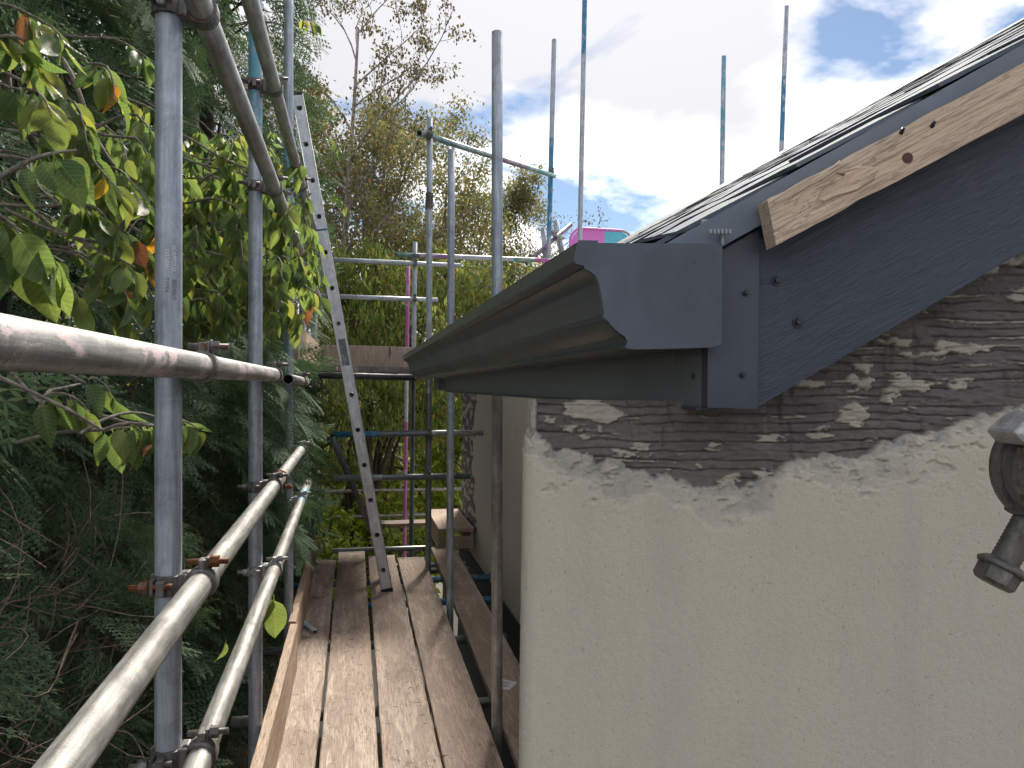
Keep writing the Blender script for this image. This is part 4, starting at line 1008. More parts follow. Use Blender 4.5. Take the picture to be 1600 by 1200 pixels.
for i in range(5):
    x = -0.255 + i * 0.232
    board('platform_board', 'grey_wood', (x, 5.66 + (i % 2) * 0.02, PZ0 - TH - 0.012), (x, 7.96, PZ0 - TH + 0.02), 0.222, TH,
          ['platform board beside the sunlit toe board', 'platform board behind the ladder', 'middle board of the raised platform', 'platform board right of the ladder', 'platform board touching the gutter end in the picture'][i], 'boards of the raised platform', seed=60 + i)
# boxed timber hop-up past the deck end by the wall
e = empty('timber_hop_up', (0.925, 6.85, -TH)); tag(e, 'rough timber box standing at the far end against the wall', 'timber box'); mw = world(e)
HT = 0.16
for (c_, s_, nm) in (((0.0, 0.45, HT + 0.018), (0.33, 1.1, 0.036), 'top_board'), ((-0.15, 0.45, HT / 2), (0.03, 1.06, HT), 'side_board'), ((0.15, 0.45, HT / 2), (0.03, 1.06, HT), 'side_board'), ((0, -0.07, HT / 2 - 0.02), (0.27, 0.03, HT - 0.05), 'end_board')):
    mb = MB(); mb.box(c_, s_, None, 0, 0.004); mb.build(nm, 'toe_wood', e, mw)
scaf_tube('transom', (-0.2, 7.0, TZ), (1.08, 7.0, TZ), 'dull_tube', 'transom under the timber box', 'scaffold tube', 'transoms under the deck boards')
board('deck_board', 'deck_wood', (0.30, 8.3, -TH - 0.05), (1.3, 8.3, -TH - 0.05), 0.225, TH, 'board lying across beyond the end of the deck', DB, seed=71)

# ------------------------------------------------------------------ ladder
def ladder():
    foot = Vector((0.238, 5.28, 0.004)); top = at_y(464, 147, 5.28)
    dz = (top - foot).normalized(); yv = Vector((0, 1, 0)); xv = yv.cross(dz).normalized(); L = (top - foot).length
    mw = Matrix(((xv.x, yv.x, dz.x, foot.x), (xv.y, yv.y, dz.y, foot.y), (xv.z, yv.z, dz.z, foot.z), (0, 0, 0, 1)))
    e = empty('ladder', foot, mw); tag(e, 'silver aluminium ladder leaning from the deck, seen edge on', 'ladder')
    wd, th = 0.080, 0.024; holes = [0.16 + 0.252 * i for i in range(int((L - 0.2) / 0.252) + 1)]
    for k, y0 in enumerate((0.0, 0.335)):
        mb = MB(); mb.v = []; 
        # outer and inner faces with real D-shaped openings for the rung ends
        def face(y, flip):
            zs = [0.0]
            for h_ in holes: zs += [h_ - 0.02, h_ + 0.02]
            zs.append(L)
            b = len(mb.v)
            for i in range(0, len(zs) - 1, 2):
                mb.add([(-wd / 2, y, zs[i]), (wd / 2, y, zs[i]), (wd / 2, y, zs[i + 1]), (-wd / 2, y, zs[i + 1])], [(0, 1, 2, 3)])
            D = [(0.020, 0.013), (0.020, -0.004), (0.012, -0.0165), (0.0, -0.0195), (-0.012, -0.0165), (-0.020, -0.004), (-0.020, 0.013), (0.0, 0.016)]
            R8 = [(wd / 2, 0.02), (wd / 2, -0.004), (wd / 2, -0.02), (0.0, -0.02), (-wd / 2, -0.02), (-wd / 2, -0.004), (-wd / 2, 0.02), (0.0, 0.02)]
            for h_ in holes:
                mb.add([(x, y, h_ + z) for x, z in D] + [(x, y, h_ + z) for x, z in R8], [(i, (i + 1) % 8, 8 + (i + 1) % 8, 8 + i) for i in range(8)])
                mb.add([(x, y, h_ + z) for x, z in D] + [(x, y + (0.012 if y0 == 0 and not flip else 0.0), h_ + z) for x, z in D], [(i, (i + 1) % 8, 8 + (i + 1) % 8, 8 + i) for i in range(8)])
        face(y0, False); face(y0 + th, True)
        mb.add([(-wd / 2, y0, 0), (-wd / 2, y0 + th, 0), (-wd / 2, y0 + th, L), (-wd / 2, y0, L), (wd / 2, y0, 0), (wd / 2, y0 + th, 0), (wd / 2, y0 + th, L), (wd / 2, y0, L)], [(0, 1, 2, 3), (4, 5, 6, 7), (2, 3, 7, 6)])
        for sxx in (-1, 1):   # rounded flange beads on both edges
            mb.tube([(sxx * (wd / 2 - 0.003), y0 - 0.0008, 0.0), (sxx * (wd / 2 - 0.003), y0 - 0.0008, L)], 0.0034, 6)
        s_ = mb.build('stile', 'aluminium', e, mw)
        mb = MB(); mb.box((0, y0 + th / 2, 0.012), (wd + 0.006, th + 0.008, 0.03), None, 0, 0.004); mb.build('foot', 'rubber', s_, mw)
        mb = MB(); mb.box((0, y0 + th / 2, L + 0.002), (wd + 0.002, th + 0.002, 0.02), None, 0, 0.004); mb.build('end_cap', 'rubber', s_, mw)
        if k == 0:
            mb = MB(); mb.box((0, y0 + th / 2, 2.585), (wd + 0.005, th + 0.006, 0.012), None, 0, 0.001); mb.build('tape', 'blue_tape', s_, mw)
            mb = MB(); mb.box((0, y0 - 0.0006, 1.72), (0.05, 0.0012, 0.19), None, 0); st = mb.build('sticker', 'sticker', s_, mw)
    for h_ in holes:
        mb = MB(); mb.tube([(0, 0.012, h_), (0, 0.335 + th, h_)], 0.0155, 12, 0, False); mb.tube([(0, 0.013, h_), (0, 0.335 + th - 0.001, h_)], 0.0135, 12, 0, False)
        mb.build('rung', 'aluminium', e, mw)
steel('sticker', (0.30, 0.32, 0.35), (0.52, 0.54, 0.58), (0.16, 0.17, 0.19), worn=0.3)
ladder()

# ------------------------------------------------------------------ tower fittings and painted tray beyond the roof
e = empty('painted_tray', at_y(935, 385, 9.2)); tag(e, 'round cornered tray painted half pink, half turquoise, behind the gutter', 'wheelbarrow tray')
pc = at_y(940, 400, 9.2); hw, hh, rc = 0.44, 0.36, 0.17
def rrect(hw, hh, rc, k=6):
    out = []
    for cx, cz, a0 in ((hw - rc, hh - rc, 0), (-hw + rc, hh - rc, 90), (-hw + rc, -hh + rc, 180), (hw - rc, -hh + rc, 270)):
        for i in range(k + 1):
            a = R(a0 + 90 * i / k); out.append((cx + rc * math.cos(a), cz + rc * math.sin(a)))
    return out
mwp = Matrix.Translation(pc)
for nm, x0, x1, mt in (('pink_half', -9, 0.04, 'pink_paint'), ('turquoise_half', 0.04, 9, 'turquoise_paint')):
    mb = MB(); po = [(min(max(x, x0), x1), z) for x, z in rrect(hw - 0.03, hh - 0.03, rc)]; pi_ = [(min(max(x * 0.8, x0), x1), z * 0.8) for x, z in rrect(hw - 0.03, hh - 0.03, rc)]
    n = len(po); mb.add([(x, 0.0, z) for x, z in po] + [(x, 0.22, z) for x, z in pi_], [(i, (i + 1) % n, n + (i + 1) % n, n + i) for i in range(n)] + [tuple(range(n, 2 * n)), tuple(range(n))[::-1]])
    mb.build(nm, mt, e, mwp)
mb = MB(); rp = rrect(hw - 0.012, hh - 0.012, rc); mb.tube([Vector((x, 0, z)) for x, z in rp + rp[:1]], 0.018, 8, 0, False)
k = len(mb.f)
rim_o = mb.build('rolled_rim', ['grey_rim', 'pink_paint'], e, mwp)
for p in rim_o.data.polygons: p.material_index = 1 if p.center.x < 0.05 else 0
mb = MB(); mb.box((0, 0.06, -hh - 0.45), (0.06, 0.06, 0.95), None, 0, 0.004); mb.box((0, 0.1, -hh - 0.9), (0.7, 0.5, 0.05), None, 0, 0.01); mb.build('stand', 'coupler_steel', e, mwp)
scaf_tube('ledger_tube', (-0.3, 9.3, pc.z - hh - 0.96), (4.6, 9.3, pc.z - hh - 0.96), 'dull_tube', 'tube behind the roof on which the painted tray stands', 'scaffold tube')
p_a, p_b = at_y(826, 408, 8.3), at_y(868, 372, 8.36)
scaf_tube('diagonal_brace', p_a + (p_a - p_b) * 0.1, p_b + (p_b - p_a) * 0.6, 'purple_tube', 'short purple brace with couplers just above the gutter', 'scaffold tube', r=0.026)
scaf_tube('diagonal_brace', at_y(868, 345, 8.46), at_y(883, 420, 8.46), 'galvanised_tube', 'stubby silver tube end leaning over the gutter', 'scaffold tube', r=0.034)
scaf_tube('diagonal_brace', at_y(848, 356, 8.46), at_y(854, 420, 8.46), 'galvanised_tube', 'second stubby silver tube end beside the purple brace', 'scaffold tube', r=0.030)
for i, (a, b, lb) in enumerate(((862, 364, 'silver coupler cluster above the gutter, upper one'), (832, 402, 'coupler where the purple brace meets the banded tube'), (876, 372, 'coupler on the stubby silver tube end'))):
    coupler(C_GREY if i == 1 else C_ZINC, at_y(a, b, 8.34 - 0.02 * i), lb, IC, rz=0.7 + i)

# ------------------------------------------------------------------ coupler and bolt close to the camera on the right
WC = 0.50
cc = gp(1640, 731, WC)                                    # centre of the tube's end, gable frame
q0, q1 = GM @ Vector((cc.x, -0.45, cc.z)), GM @ Vector((cc.x, WC + 0.012, cc.z))
scaf_tube('ledger_tube', q0, q1, 'galvanised_tube', 'tube pointing at the wall, its end at the right edge of the picture', 'scaffold tube')
fb = GM @ Vector((cc.x + 0.062, -0.35, 0)); scaf_tube('scaffold_standard', (fb.x, fb.y, GZ + 0.006), (fb.x, fb.y, 2.1), 'galvanised_tube', 'upright beside the camera, out of the picture on the right', 'scaffold tube')
pc = GM @ Vector((cc.x, WC, cc.z)); e = empty('swivel_coupler', pc); tag(e, 'grey steel coupler with a hanging bolt at the right edge of the picture', 'coupler'); mw = GM.copy(); mw.translation = pc
mb = MB(); ring(mb, 'y', Vector((0, -0.020, 0)), TR + 0.0005, 0.0360, 0.042, 40, flare=0.0012); ring(mb, 'y', Vector((0, 0.000, 0)), TR + 0.0005, 0.0385, 0.010, 40, flare=0.0006); ring(mb, 'y', Vector((0, -0.041, 0)), TR + 0.0005, 0.0372, 0.008, 40)
mb.build('clamp', 'coupler_steel', e, mw)
for k in range(5):
    a_ = R(160 + 16 * k); mb = MB(); mb.box((0.0375 * math.cos(a_), -0.024, 0.0375 * math.sin(a_)), (0.004, 0.006, 0.0045), None, 0, 0.0012); mb.build('tooth', 'coupler_steel', e, mw)
def lp(px, py, dw=0.0): v_ = gp(px, py, WC + dw); return Vector((v_.x - cc.x, dw, v_.z - cc.z))
rl = Matrix.Rotation(R(24), 3, 'Y')
mb = MB(); mb.box(lp(1630, 778, -0.010), (0.028, 0.032, 0.028), rl, 0, 0.005); mb.box(lp(1612, 803, -0.004), (0.024, 0.024, 0.009), rl, 0, 0.003); mb.build('lug', 'coupler_steel', e, mw)
mb = MB(); mb.box(lp(1590, 668, -0.020), (0.022, 0.030, 0.012), Matrix.Rotation(R(-42), 3, 'Y'), 0, 0.003); mb.build('flap', 'zinc_steel', e, mw)
b0 = lp(1620, 788); b1 = lp(1566, 884); ax = (b1 - b0).normalized()
mb = MB(); ns = 36; mb.tube([b0.lerp(b1, i / ns) for i in range(ns + 1)], [0.0094 if i % 2 else 0.0086 for i in range(ns + 1)], 16); bo = mb.build('bolt', 'coupler_steel', e, mw)
mb = MB(); mb.tube([b1 - ax * 0.003, b1 + ax * 0.0005, b1 + ax * 0.003], [0.0115, 0.0158, 0.0148], 22); mb.tube([b1 + ax * 0.002, b1 + ax * 0.012, b1 + ax * 0.0145], [0.0136, 0.0132, 0.0108], 6, 0, True, False); mb.build('bolt_head', 'coupler_steel', bo, mw)

# ------------------------------------------------------------------ small things lying about
e = empty('metal_offcut', at_z(483, 981, 0.012)); tag(e, 'small shiny metal channel offcut lying on the first deck board', 'metal offcut')
p0, p1 = at_z(473, 974, 0.008), at_z(492, 988, 0.008)
mb = MB(); ax = (p1 - p0).normalized(); sd = Vector((-ax.y, ax.x, 0)); 
for s in (-1, 1): mb.prism([(-0.002, -0.007), (0.002, -0.007), (0.002, 0.010), (-0.002, 0.010)], sd, Vector((0, 0, 1)), None, None, p0 + sd * s * 0.014 , 0, p1 - p0)
mb.prism([(-0.016, 0.010), (0.016, 0.010), (0.016, 0.013), (-0.016, 0.013)], sd, Vector((0, 0, 1)), None, None, p0, 0, p1 - p0)
mb.build('channel', 'aluminium', e)
e = empty('paper_label', at_z(795, 1069, 0.001)); tag(e, 'white printed paper label lying on the board beside the wall', 'paper label')
q = [at_z(a, b, 0.0022) for a, b in ((782, 1060), (808, 1066), (796, 1078), (778, 1074))]
mb = MB(); mb.add(q + [v - Vector((0, 0, 0.0012)) for v in q], [(0, 1, 2, 3), (7, 6, 5, 4), (0, 4, 5, 1), (1, 5, 6, 2), (2, 6, 7, 3), (3, 7, 4, 0)]); mb.build('sheet', 'paper', e)
mb = MB()
for k in range(5):
    t = 0.2 + 0.14 * k; a = q[0].lerp(q[3], t); b = q[1].lerp(q[2], t)
    c0, c1 = a.lerp(b, 0.15), a.lerp(b, 0.75 if k % 2 else 0.6); dn = (q[3] - q[0]) * 0.05; up = Vector((0, 0, 0.0004))
    mb.add([c0 + up, c1 + up, c1 + dn + up, c0 + dn + up], [(0, 1, 2, 3)])
tag(mb.build('print', 'ink', e), kind='stuff')

# ------------------------------------------------------------------ plants: helpers
def tubes_mesh(name, lines, mat, n=5):
    """lines = [(points, radii)] -> one branch mesh"""
    Vs = []; Fs = []; b = 0
    for pts, rad in lines:
        P = np.array([tuple(p) for p in pts]); k = len(P)
        T = np.gradient(P, axis=0); T /= np.linalg.norm(T, axis=1)[:, None] + 1e-9
        up = np.where(np.abs(T[:, 2:3]) < 0.9, np.array([[0, 0, 1.0]]), np.array([[1.0, 0, 0]]))
        A = np.cross(T, up); A /= np.linalg.norm(A, axis=1)[:, None] + 1e-9; B = np.cross(T, A)
        q = np.arange(n) * 2 * math.pi / n; rr_ = np.asarray(rad)[:, None, None]
        V = P[:, None, :] + rr_ * (np.cos(q)[None, :, None] * A[:, None, :] + np.sin(q)[None, :, None] * B[:, None, :])
        Vs.append(V.reshape(-1, 3)); i, j = np.meshgrid(np.arange(k - 1), np.arange(n), indexing='ij'); j2 = (j + 1) % n
        Fs.append(np.stack([b + i * n + j, b + i * n + j2, b + (i + 1) * n + j2, b + (i + 1) * n + j], -1).reshape(-1, 4)); b += k * n
    return np_mesh(name, np.concatenate(Vs), np.concatenate(Fs), mat, True)
def curve_pts(p0, p1, sag=0.0, wig=0.05, k=6, rg=random):
    p0, p1 = Vector(p0), Vector(p1); L = (p1 - p0).length; out = []
    o1 = Vector((rg.uniform(-1, 1), rg.uniform(-1, 1), rg.uniform(-1, 1))) * wig * L; o2 = Vector((rg.uniform(-1, 1), rg.uniform(-1, 1), rg.uniform(-1, 1))) * wig * L * 0.6
    for i in range(k + 1):
        t = i / k; out.append(p0.lerp(p1, t) + o1 * math.sin(t * math.pi) + o2 * math.sin(t * 2 * math.pi) + Vector((0, 0, -sag * 4 * t * (1 - t))))
    return out
def rand_rot(n, rg, droop=0.5, spread=1.0):
    """rotation matrices (n,3,3): local x = leaf length axis pointing out/down, z = leaf face"""
    az = rg.uniform(0, 2 * math.pi, n); el = -droop + rg.normal(0, 0.45 * spread, n); el = np.clip(el, -1.5, 1.2); ro = rg.normal(0, 0.7, n)
    X = np.stack([np.cos(el) * np.cos(az), np.cos(el) * np.sin(az), np.sin(el)], -1)
    Y0 = np.stack([-np.sin(az), np.cos(az), 0 * az], -1); Z0 = np.cross(X, Y0)
    Y = Y0 * np.cos(ro)[:, None] + Z0 * np.sin(ro)[:, None]; Zx = np.cross(X, Y)
    return np.stack([X, Y, Zx], -1)
def scatter(name, base_v, base_f, Rm, S_, T_, mat, smooth=False):
    n = len(T_); V = np.einsum('nij,kj->nki', Rm, base_v) * S_[:, None, None] + T_[:, None, :]
    Fq = base_f[None] + (np.arange(n) * len(base_v))[:, None, None]
    return np_mesh(name, V.reshape(-1, 3), Fq.reshape(-1, base_f.shape[1]), mat, smooth)
# small leaf: folded along the midrib, pointed, bent downwards (6 quads-as-triangles)
LV = np.array([(0, 0, 0), (0.3, 0.23, 0.05), (0.68, 0.20, 0.02), (1, 0, -0.14), (0.68, -0.20, 0.02), (0.3, -0.23, 0.05), (0.33, 0, 0.0), (0.7, 0, -0.05)], float)
LF = np.array([(0, 6, 1), (1, 6, 7), (1, 7, 2), (2, 7, 3), (0, 5, 6), (5, 7, 6), (5, 4, 7), (4, 3, 7)])
DV = np.array([(0, 0, 0), (0.45, 0.28, 0.03), (1, 0, -0.08), (0.45, -0.28, 0.03)], float); DF = np.array([(0, 1, 2), (0, 2, 3)])
WVv = np.array([(0, 0, 0), (0.3, 0.13, 0.03), (0.75, 0.11, -0.03), (1, 0, -0.12), (0.75, -0.11, -0.03), (0.3, -0.13, 0.03)], float); WF = np.array([(0, 5, 1), (1, 5, 4), (1, 4, 2), (2, 4, 3)])

def grow(base, top, r0, rg, levels=3, kids=(7, 6, 5), spread=0.9, droop=0.0, ratio=0.5, up=0.35):
    """trunk with limbs, branches and twigs; returns lines and twig ends"""
    lines = []; tips = []
    def go(p0, p1, r, lv):
        L = (p1 - p0).length; pts = curve_pts(p0, p1, -droop * L * 0.0, 0.07, 7, rg); k = len(pts)
        lines.append((pts, [max(r * (1 - 0.78 * i / (k - 1)), 0.0022) for i in range(k)]))
        if lv == levels: tips.append(pts); return
        for j in range(kids[lv]):
            t = (0.25 if lv == 0 else 0.2) + 0.78 * (j + rg.random() * 0.8) / kids[lv]; t = min(t, 0.99); i = int(t * (k - 1)); f = t * (k - 1) - i
            q = pts[i].lerp(pts[min(i + 1, k - 1)], f); ax = (p1 - p0).normalized(); az = rg.uniform(0, 2 * math.pi)
            a = ax.orthogonal().normalized(); b = ax.cross(a); d = a * math.cos(az) + b * math.sin(az)
            d = (d * spread + ax * 0.55 + Vector((0, 0, up - droop * (lv / levels) * 1.6))).normalized()
            go(q, q + d * L * ratio * (1.1 - 0.55 * t) * rg.uniform(0.75, 1.2), r * (1 - 0.78 * t) * 0.62, lv + 1)
    go(Vector(base), Vector(top), r0, 0)
    return lines, tips
def leaf_on_tips(tips, per, size, rg, droop, jit=0.05, szj=0.3):
    T_ = []
    for pts in tips:
        k = len(pts)
        for _ in range(per):
            t = rg.uniform(0.1, 1.0) * (k - 1); i = min(int(t), k - 2); T_.append(pts[i].lerp(pts[i + 1], t - i))
    T_ = np.array([tuple(v) for v in T_]); n = len(T_); g = np.random.default_rng(rg.randrange(10 ** 6))
    T_ = T_ + g.normal(0, jit, T_.shape); return T_, rand_rot(n, g, droop), size * (1 + g.uniform(-szj, szj, n))
def tree(name, label, base, top, r0, seed, leafmat_, per, size, cat='tree', group=None, bark_='grey_bark', LVx=(DV, DF), keep=None, **k):
    rg = random.Random(seed); lines, tips = grow(base, top, r0, rg, **{a: b for a, b in k.items() if a not in ('ldroop', 'jit')})
    e = empty(name, base); tag(e, label, cat, group)
    o = link('trunk', tubes_mesh('trunk', [l for l in lines], bark_), bark_, e)
    T_, Rm, S_ = leaf_on_tips(tips, per, size, rg, k.get('ldroop', 0.7), k.get('jit', 0.05))
    if keep is not None:
        mk = np.array([keep(p) for p in T_]); T_, Rm, S_ = T_[mk], Rm[mk], S_[mk]
    c = link('crown', scatter('crown', LVx[0], LVx[1], Rm, S_, T_, leafmat_), leafmat_, e); c['kind'] = 'stuff'
    return e
def clump_tree(name, label, base, blobs, leafmat_, n_leaf, size, seed, cat='tree', group=None, bark_='dark_bark', LVx=(LV, LF), droop=0.9, hollow=0.35, strands=0):
    """crown made of overlapping leaf clumps on real limbs; blobs = [(centre, radii)]"""
    g = np.random.default_rng(seed); rg = random.Random(seed); e = empty(name, base); tag(e, label, cat, group)
    lines = []; base = Vector(base); hub = base + (Vector(blobs[0][0]) - base) * 0.45; hub.x = base.x * 0.6 + hub.x * 0.4
    lines.append((curve_pts(base, hub, 0, 0.04, 6, rg), list(np.linspace(0.10, 0.06, 7))))
    T_ = []; vol = np.array([r[0] * r[1] * r[2] for _, r in blobs]) ** (2 / 3); cnt = (n_leaf * vol / vol.sum()).astype(int)
    for (c, r), m_ in zip(blobs, cnt):
        c = Vector(c); lines.append((curve_pts(hub, c, 0.0, 0.10, 7, rg), list(np.linspace(0.05, 0.015, 8))))
        for _ in range(9):
            d = Vector((rg.gauss(0, 1), rg.gauss(0, 1), rg.gauss(0, 1))).normalized(); q = c + Vector((d.x * r[0], d.y * r[1], d.z * r[2])) * 0.9
            pts = curve_pts(c, q, -0.05 * r[0], 0.15, 6, rg); lines.append((pts, list(np.linspace(0.014, 0.003, 7))))
        # leaves gather in sub-clumps so that light and dark patches form
        ks = max(6, m_ // 34); dirs = g.normal(0, 1, (ks, 3)); dirs /= np.linalg.norm(dirs, axis=1)[:, None]
        cen = dirs * (hollow + (1 - hollow) * g.random(ks) ** 0.5)[:, None] * np.array(r) + np.array(c)
        idx = g.integers(0, ks, m_); T_.append(cen[idx] + g.normal(0, 1, (m_, 3)) * np.array(r) * 0.13 * np.array([1, 1, 1.3]))
    T_ = np.concatenate(T_); T_ = T_[T_[:, 2] > GZ + 0.05]; n = len(T_)
    link('trunk', tubes_mesh('trunk', lines, bark_), bark_, e)
    c = link('crown', scatter('crown', LVx[0], LVx[1], rand_rot(n, g, droop), size * (1 + g.uniform(-0.35, 0.35, n)), T_, leafmat_), leafmat_, e); c['kind'] = 'stuff'
    return e

# ------------------------------------------------------------------ trees behind the scaffold
BT = 'trees behind the scaffold'
def B(px, py, dep, rx, ry, rz): p = at_d(px, py, dep); return (tuple(p), (rx, ry, rz))
b0 = at_d(522, 600, 12.0); b0.z = GZ
tree('birch_tree', 'tall thin birch with sparse leaves against the bright sky', b0, at_d(560, 45, 12.0), 0.09, 11, 'birch_leaf', 15, 0.062, 'tree', BT, 'pale_bark', (DV, DF), levels=3, kids=(19, 7, 4), spread=0.75, droop=0.25, ratio=0.36, ldroop=0.9, jit=0.06)
for i, (px, pt, dep, sd, lab, lf, pp) in enumerate(((600, 215, 14.0, 21, 'brown twiggy tree left of the sloping tube, thin autumn leaves', 'olive_leaf', 26), (690, 290, 14.5, 22, 'brown twiggy tree behind the short topped upright', 'olive_leaf', 26),
                                 (520, 235, 13.0, 23, 'olive twiggy tree behind the top of the ladder', 'olive_leaf', 24), (748, 345, 15.5, 24, 'lowest twiggy tree beside the stout upright', 'olive_leaf', 24), (840, 400, 17.0, 25, 'small far tree showing over the gutter', 'birch_leaf', 5))):
    p = at_d(px, 600, dep); p.z = GZ; t_ = at_d(px + 8, pt, dep)
    tree('twiggy_tree', lab, p, t_, 0.10, sd, lf, int(pp * 1.5), 0.066, 'tree', BT, 'grey_bark', (DV, DF), levels=3, kids=(19, 8, 5), spread=1.25, droop=0.2, ratio=0.46, ldroop=0.6, up=0.22, jit=0.11)
clump_tree('drooping_tree', 'leafy tree with hanging yellow green leaves behind the raised platform', (0.3, 10.6, GZ), [B(560, 500, 10.5, 0.75, 0.7, 0.62), B(640, 500, 10.8, 0.75, 0.7, 0.6), B(590, 420, 11.2, 0.7, 0.7, 0.45), B(520, 440, 10.8, 0.6, 0.6, 0.55), B(690, 440, 11.6, 0.6, 0.6, 0.5)], 'droop_leaf', 9000, 0.095, 31, 'tree', BT, LVx=(WVv, WF), droop=1.15)
clump_tree('drooping_tree', 'leafy tree with hanging leaves under the raised platform', (0.0, 11.4, GZ), [B(570, 620, 10.2, 0.7, 0.6, 0.5), B(640, 640, 10.9, 0.7, 0.6, 0.6), B(690, 620, 11.4, 0.6, 0.6, 0.55), B(520, 690, 10.6, 0.6, 0.6, 0.6)], 'droop_leaf', 8000, 0.09, 32, 'tree', BT, LVx=(WVv, WF), droop=1.1)
clump_tree('leafy_tree', 'leafy olive tree right of the pink painted upright', (1.6, 12.6, GZ), [B(735, 470, 12.6, 0.8, 0.8, 0.7), B(790, 480, 13.0, 0.9, 0.8, 0.7), B(760, 560, 12.4, 0.8, 0.8, 0.7), B(830, 440, 14, 0.9, 0.9, 0.5)], 'droop_leaf', 8000, 0.09, 33, 'tree', BT, LVx=(WVv, WF), droop=0.9)
BU = 'bushes beyond the end of the deck'
clump_tree('bush', 'bright sunlit bush low behind the far uprights', (1.2, 12.0, GZ), [B(700, 700, 12.2, 0.65, 0.6, 0.6), B(640, 740, 12.4, 0.7, 0.6, 0.55), B(705, 790, 11.6, 0.6, 0.5, 0.5)], 'bright_leaf', 4200, 0.10, 34, 'bush', BU, droop=0.5)
clump_tree('bush', 'green bush under the diagonal brace', (-0.3, 11.0, GZ), [B(545, 770, 10.8, 0.55, 0.5, 0.5), B(590, 800, 11.0, 0.6, 0.5, 0.5), B(520, 840, 10.2, 0.5, 0.5, 0.45), B(620, 850, 10.4, 0.6, 0.5, 0.4)], 'bright_leaf', 4200, 0.095, 35, 'bush', BU, droop=0.5)
clump_tree('bush', 'low bush at the foot of the far uprights', (0.9, 10.8, GZ), [B(680, 850, 11.0, 0.5, 0.5, 0.4), B(640, 880, 10.2, 0.6, 0.5, 0.35), B(560, 900, 9.9, 0.6, 0.5, 0.35)], 'bright_leaf', 2600, 0.09, 36, 'bush', BU, droop=0.5)
# far wood closing the view
g = np.random.default_rng(77); n = 26000
T_ = np.stack([g.uniform(-16, 14, n), g.uniform(17, 24, n), np.zeros(n)], -1)
hgt = 3.0 + 1.6 * fbm(T_[:, 0] * 0.35 + 20, T_[:, 1] * 0.2, 91, 4) * 2 - 0.12 * np.clip(T_[:, 0] - 2, 0, 99) ; T_[:, 2] = GZ + g.random(n) ** 0.8 * (hgt + 0.4)
o = link('far_wood', scatter('far_wood', LV, LF, rand_rot(n, g, 0.6), 0.26 * (1 + g.uniform(-0.4, 0.4, n)), T_, 'droop_leaf'), 'droop_leaf'); tag(o, kind='stuff'); o['label'] = 'green mass of distant trees behind the garden'

# ------------------------------------------------------------------ conifer hedge on the left
def frond(seed, nb=13, step=0.055, fat=1.0, sub=True):
    """flat drooping spray of scale leaves, length 1 along x"""
    g = random.Random(seed); V = []; Fx = []
    def blade(p, q, w):
        d = q - p; s = Vector((-d.y, d.x, 0)).normalized() * w * fat; b = len(V); m_ = p.lerp(q, 0.5)
        V.extend([p, m_ + s, q, m_ - s]); Fx.extend([(b, b + 1, b + 2), (b, b + 2, b + 3)])
    def dz(v): return Vector((v.x, v.y, v.z - 0.16 * v.x * v.x - 0.25 * v.y * v.y))
    for i in range(nb):
        t = 0.06 + 0.94 * i / nb; p = Vector((t, 0.02 * math.sin(t * 5), 0)); ln = 0.44 * math.sin(math.pi * min(1, 0.18 + 0.82 * (1 - t))) * g.uniform(0.8, 1.15) + 0.05
        blade(dz(p), dz(p + Vector((1.0 / nb + 0.02, 0, 0))), 0.011)
        for s in (-1, 1):
            a = R(g.uniform(38, 52)); d = Vector((math.cos(a), s * math.sin(a), g.uniform(-0.1, 0.1))); m_ = max(2, int(ln / step))
            for j in range(m_):
                u = ln * j / m_; q = p + d * u; blade(dz(q), dz(q + d * (ln / m_ + 0.012)), 0.0085)
                if j and sub:
                    for s2 in (-1, 1):
                        l2 = 0.09 * (1 - 0.6 * j / m_) * g.uniform(0.8, 1.2); a2 = a * s + R(42) * s2
                        blade(dz(q), dz(q + Vector((math.cos(a2) * l2, math.sin(a2) * l2, 0))), 0.0105)
    return np.array([tuple(v) for v in V]), np.array(Fx)
FR = [frond(100 + i) for i in range(4)]
FRC = [frond(140 + i, 10, 0.078, 1.35) for i in range(4)]
FRX = frond(150, 11, 0.11, 3.2, False)
FRM = [np_mesh('frond', v, f, 'conifer_green') for v, f in FR]
def hedge_x(y, z):
    """face of the hedge towards the scaffold"""
    y = np.asarray(y, float); z = np.asarray(z, float)
    f = -0.98 + 0.42 * np.clip((y - 3.0) / 2.2, 0, 1)
    f = f - 0.30 * np.clip((z - 1.7) / 0.8, 0, 1) * np.clip((6.5 - y) / 2, 0, 1) - 0.25 * np.clip((-0.1 - z) / 0.8, 0, 1)
    return f + 0.38 * (fbm(y * 1.4 + 5, z * 1.4 + 9, 95, 3) - 0.5)
gc = np.random.default_rng(55)
def spray_set(n, yr, zr, depth, seed, size):
    g = np.random.default_rng(seed); y = g.uniform(*yr, n); z = g.uniform(*zr, n); x = hedge_x(y, z) - g.random(n) ** 1.5 * depth
    az = g.normal(0.0, 0.8, n) + R(-10); el = -0.55 + g.normal(0, 0.35, n); ro = g.normal(0, 0.5, n)
    X = np.stack([np.cos(el) * np.cos(az), np.cos(el) * np.sin(az), np.sin(el)], -1); Y0 = np.stack([-np.sin(az), np.cos(az), 0 * az], -1); Z0 = np.cross(X, Y0)
    Y = Y0 * np.cos(ro)[:, None] + Z0 * np.sin(ro)[:, None]
    return np.stack([x, y, z], -1), np.stack([X, Y, np.cross(X, Y)], -1), size * (1 + g.uniform(-0.35, 0.35, n))
def project(p):
    c = CM.T @ (np.asarray(p, float) - CAM); return (CX + F * c[0] / -c[2], CY - F * c[1] / -c[2]) if c[2] < -0.05 else (-9999, -9999)
HG = 'conifers of the hedge'
con = []
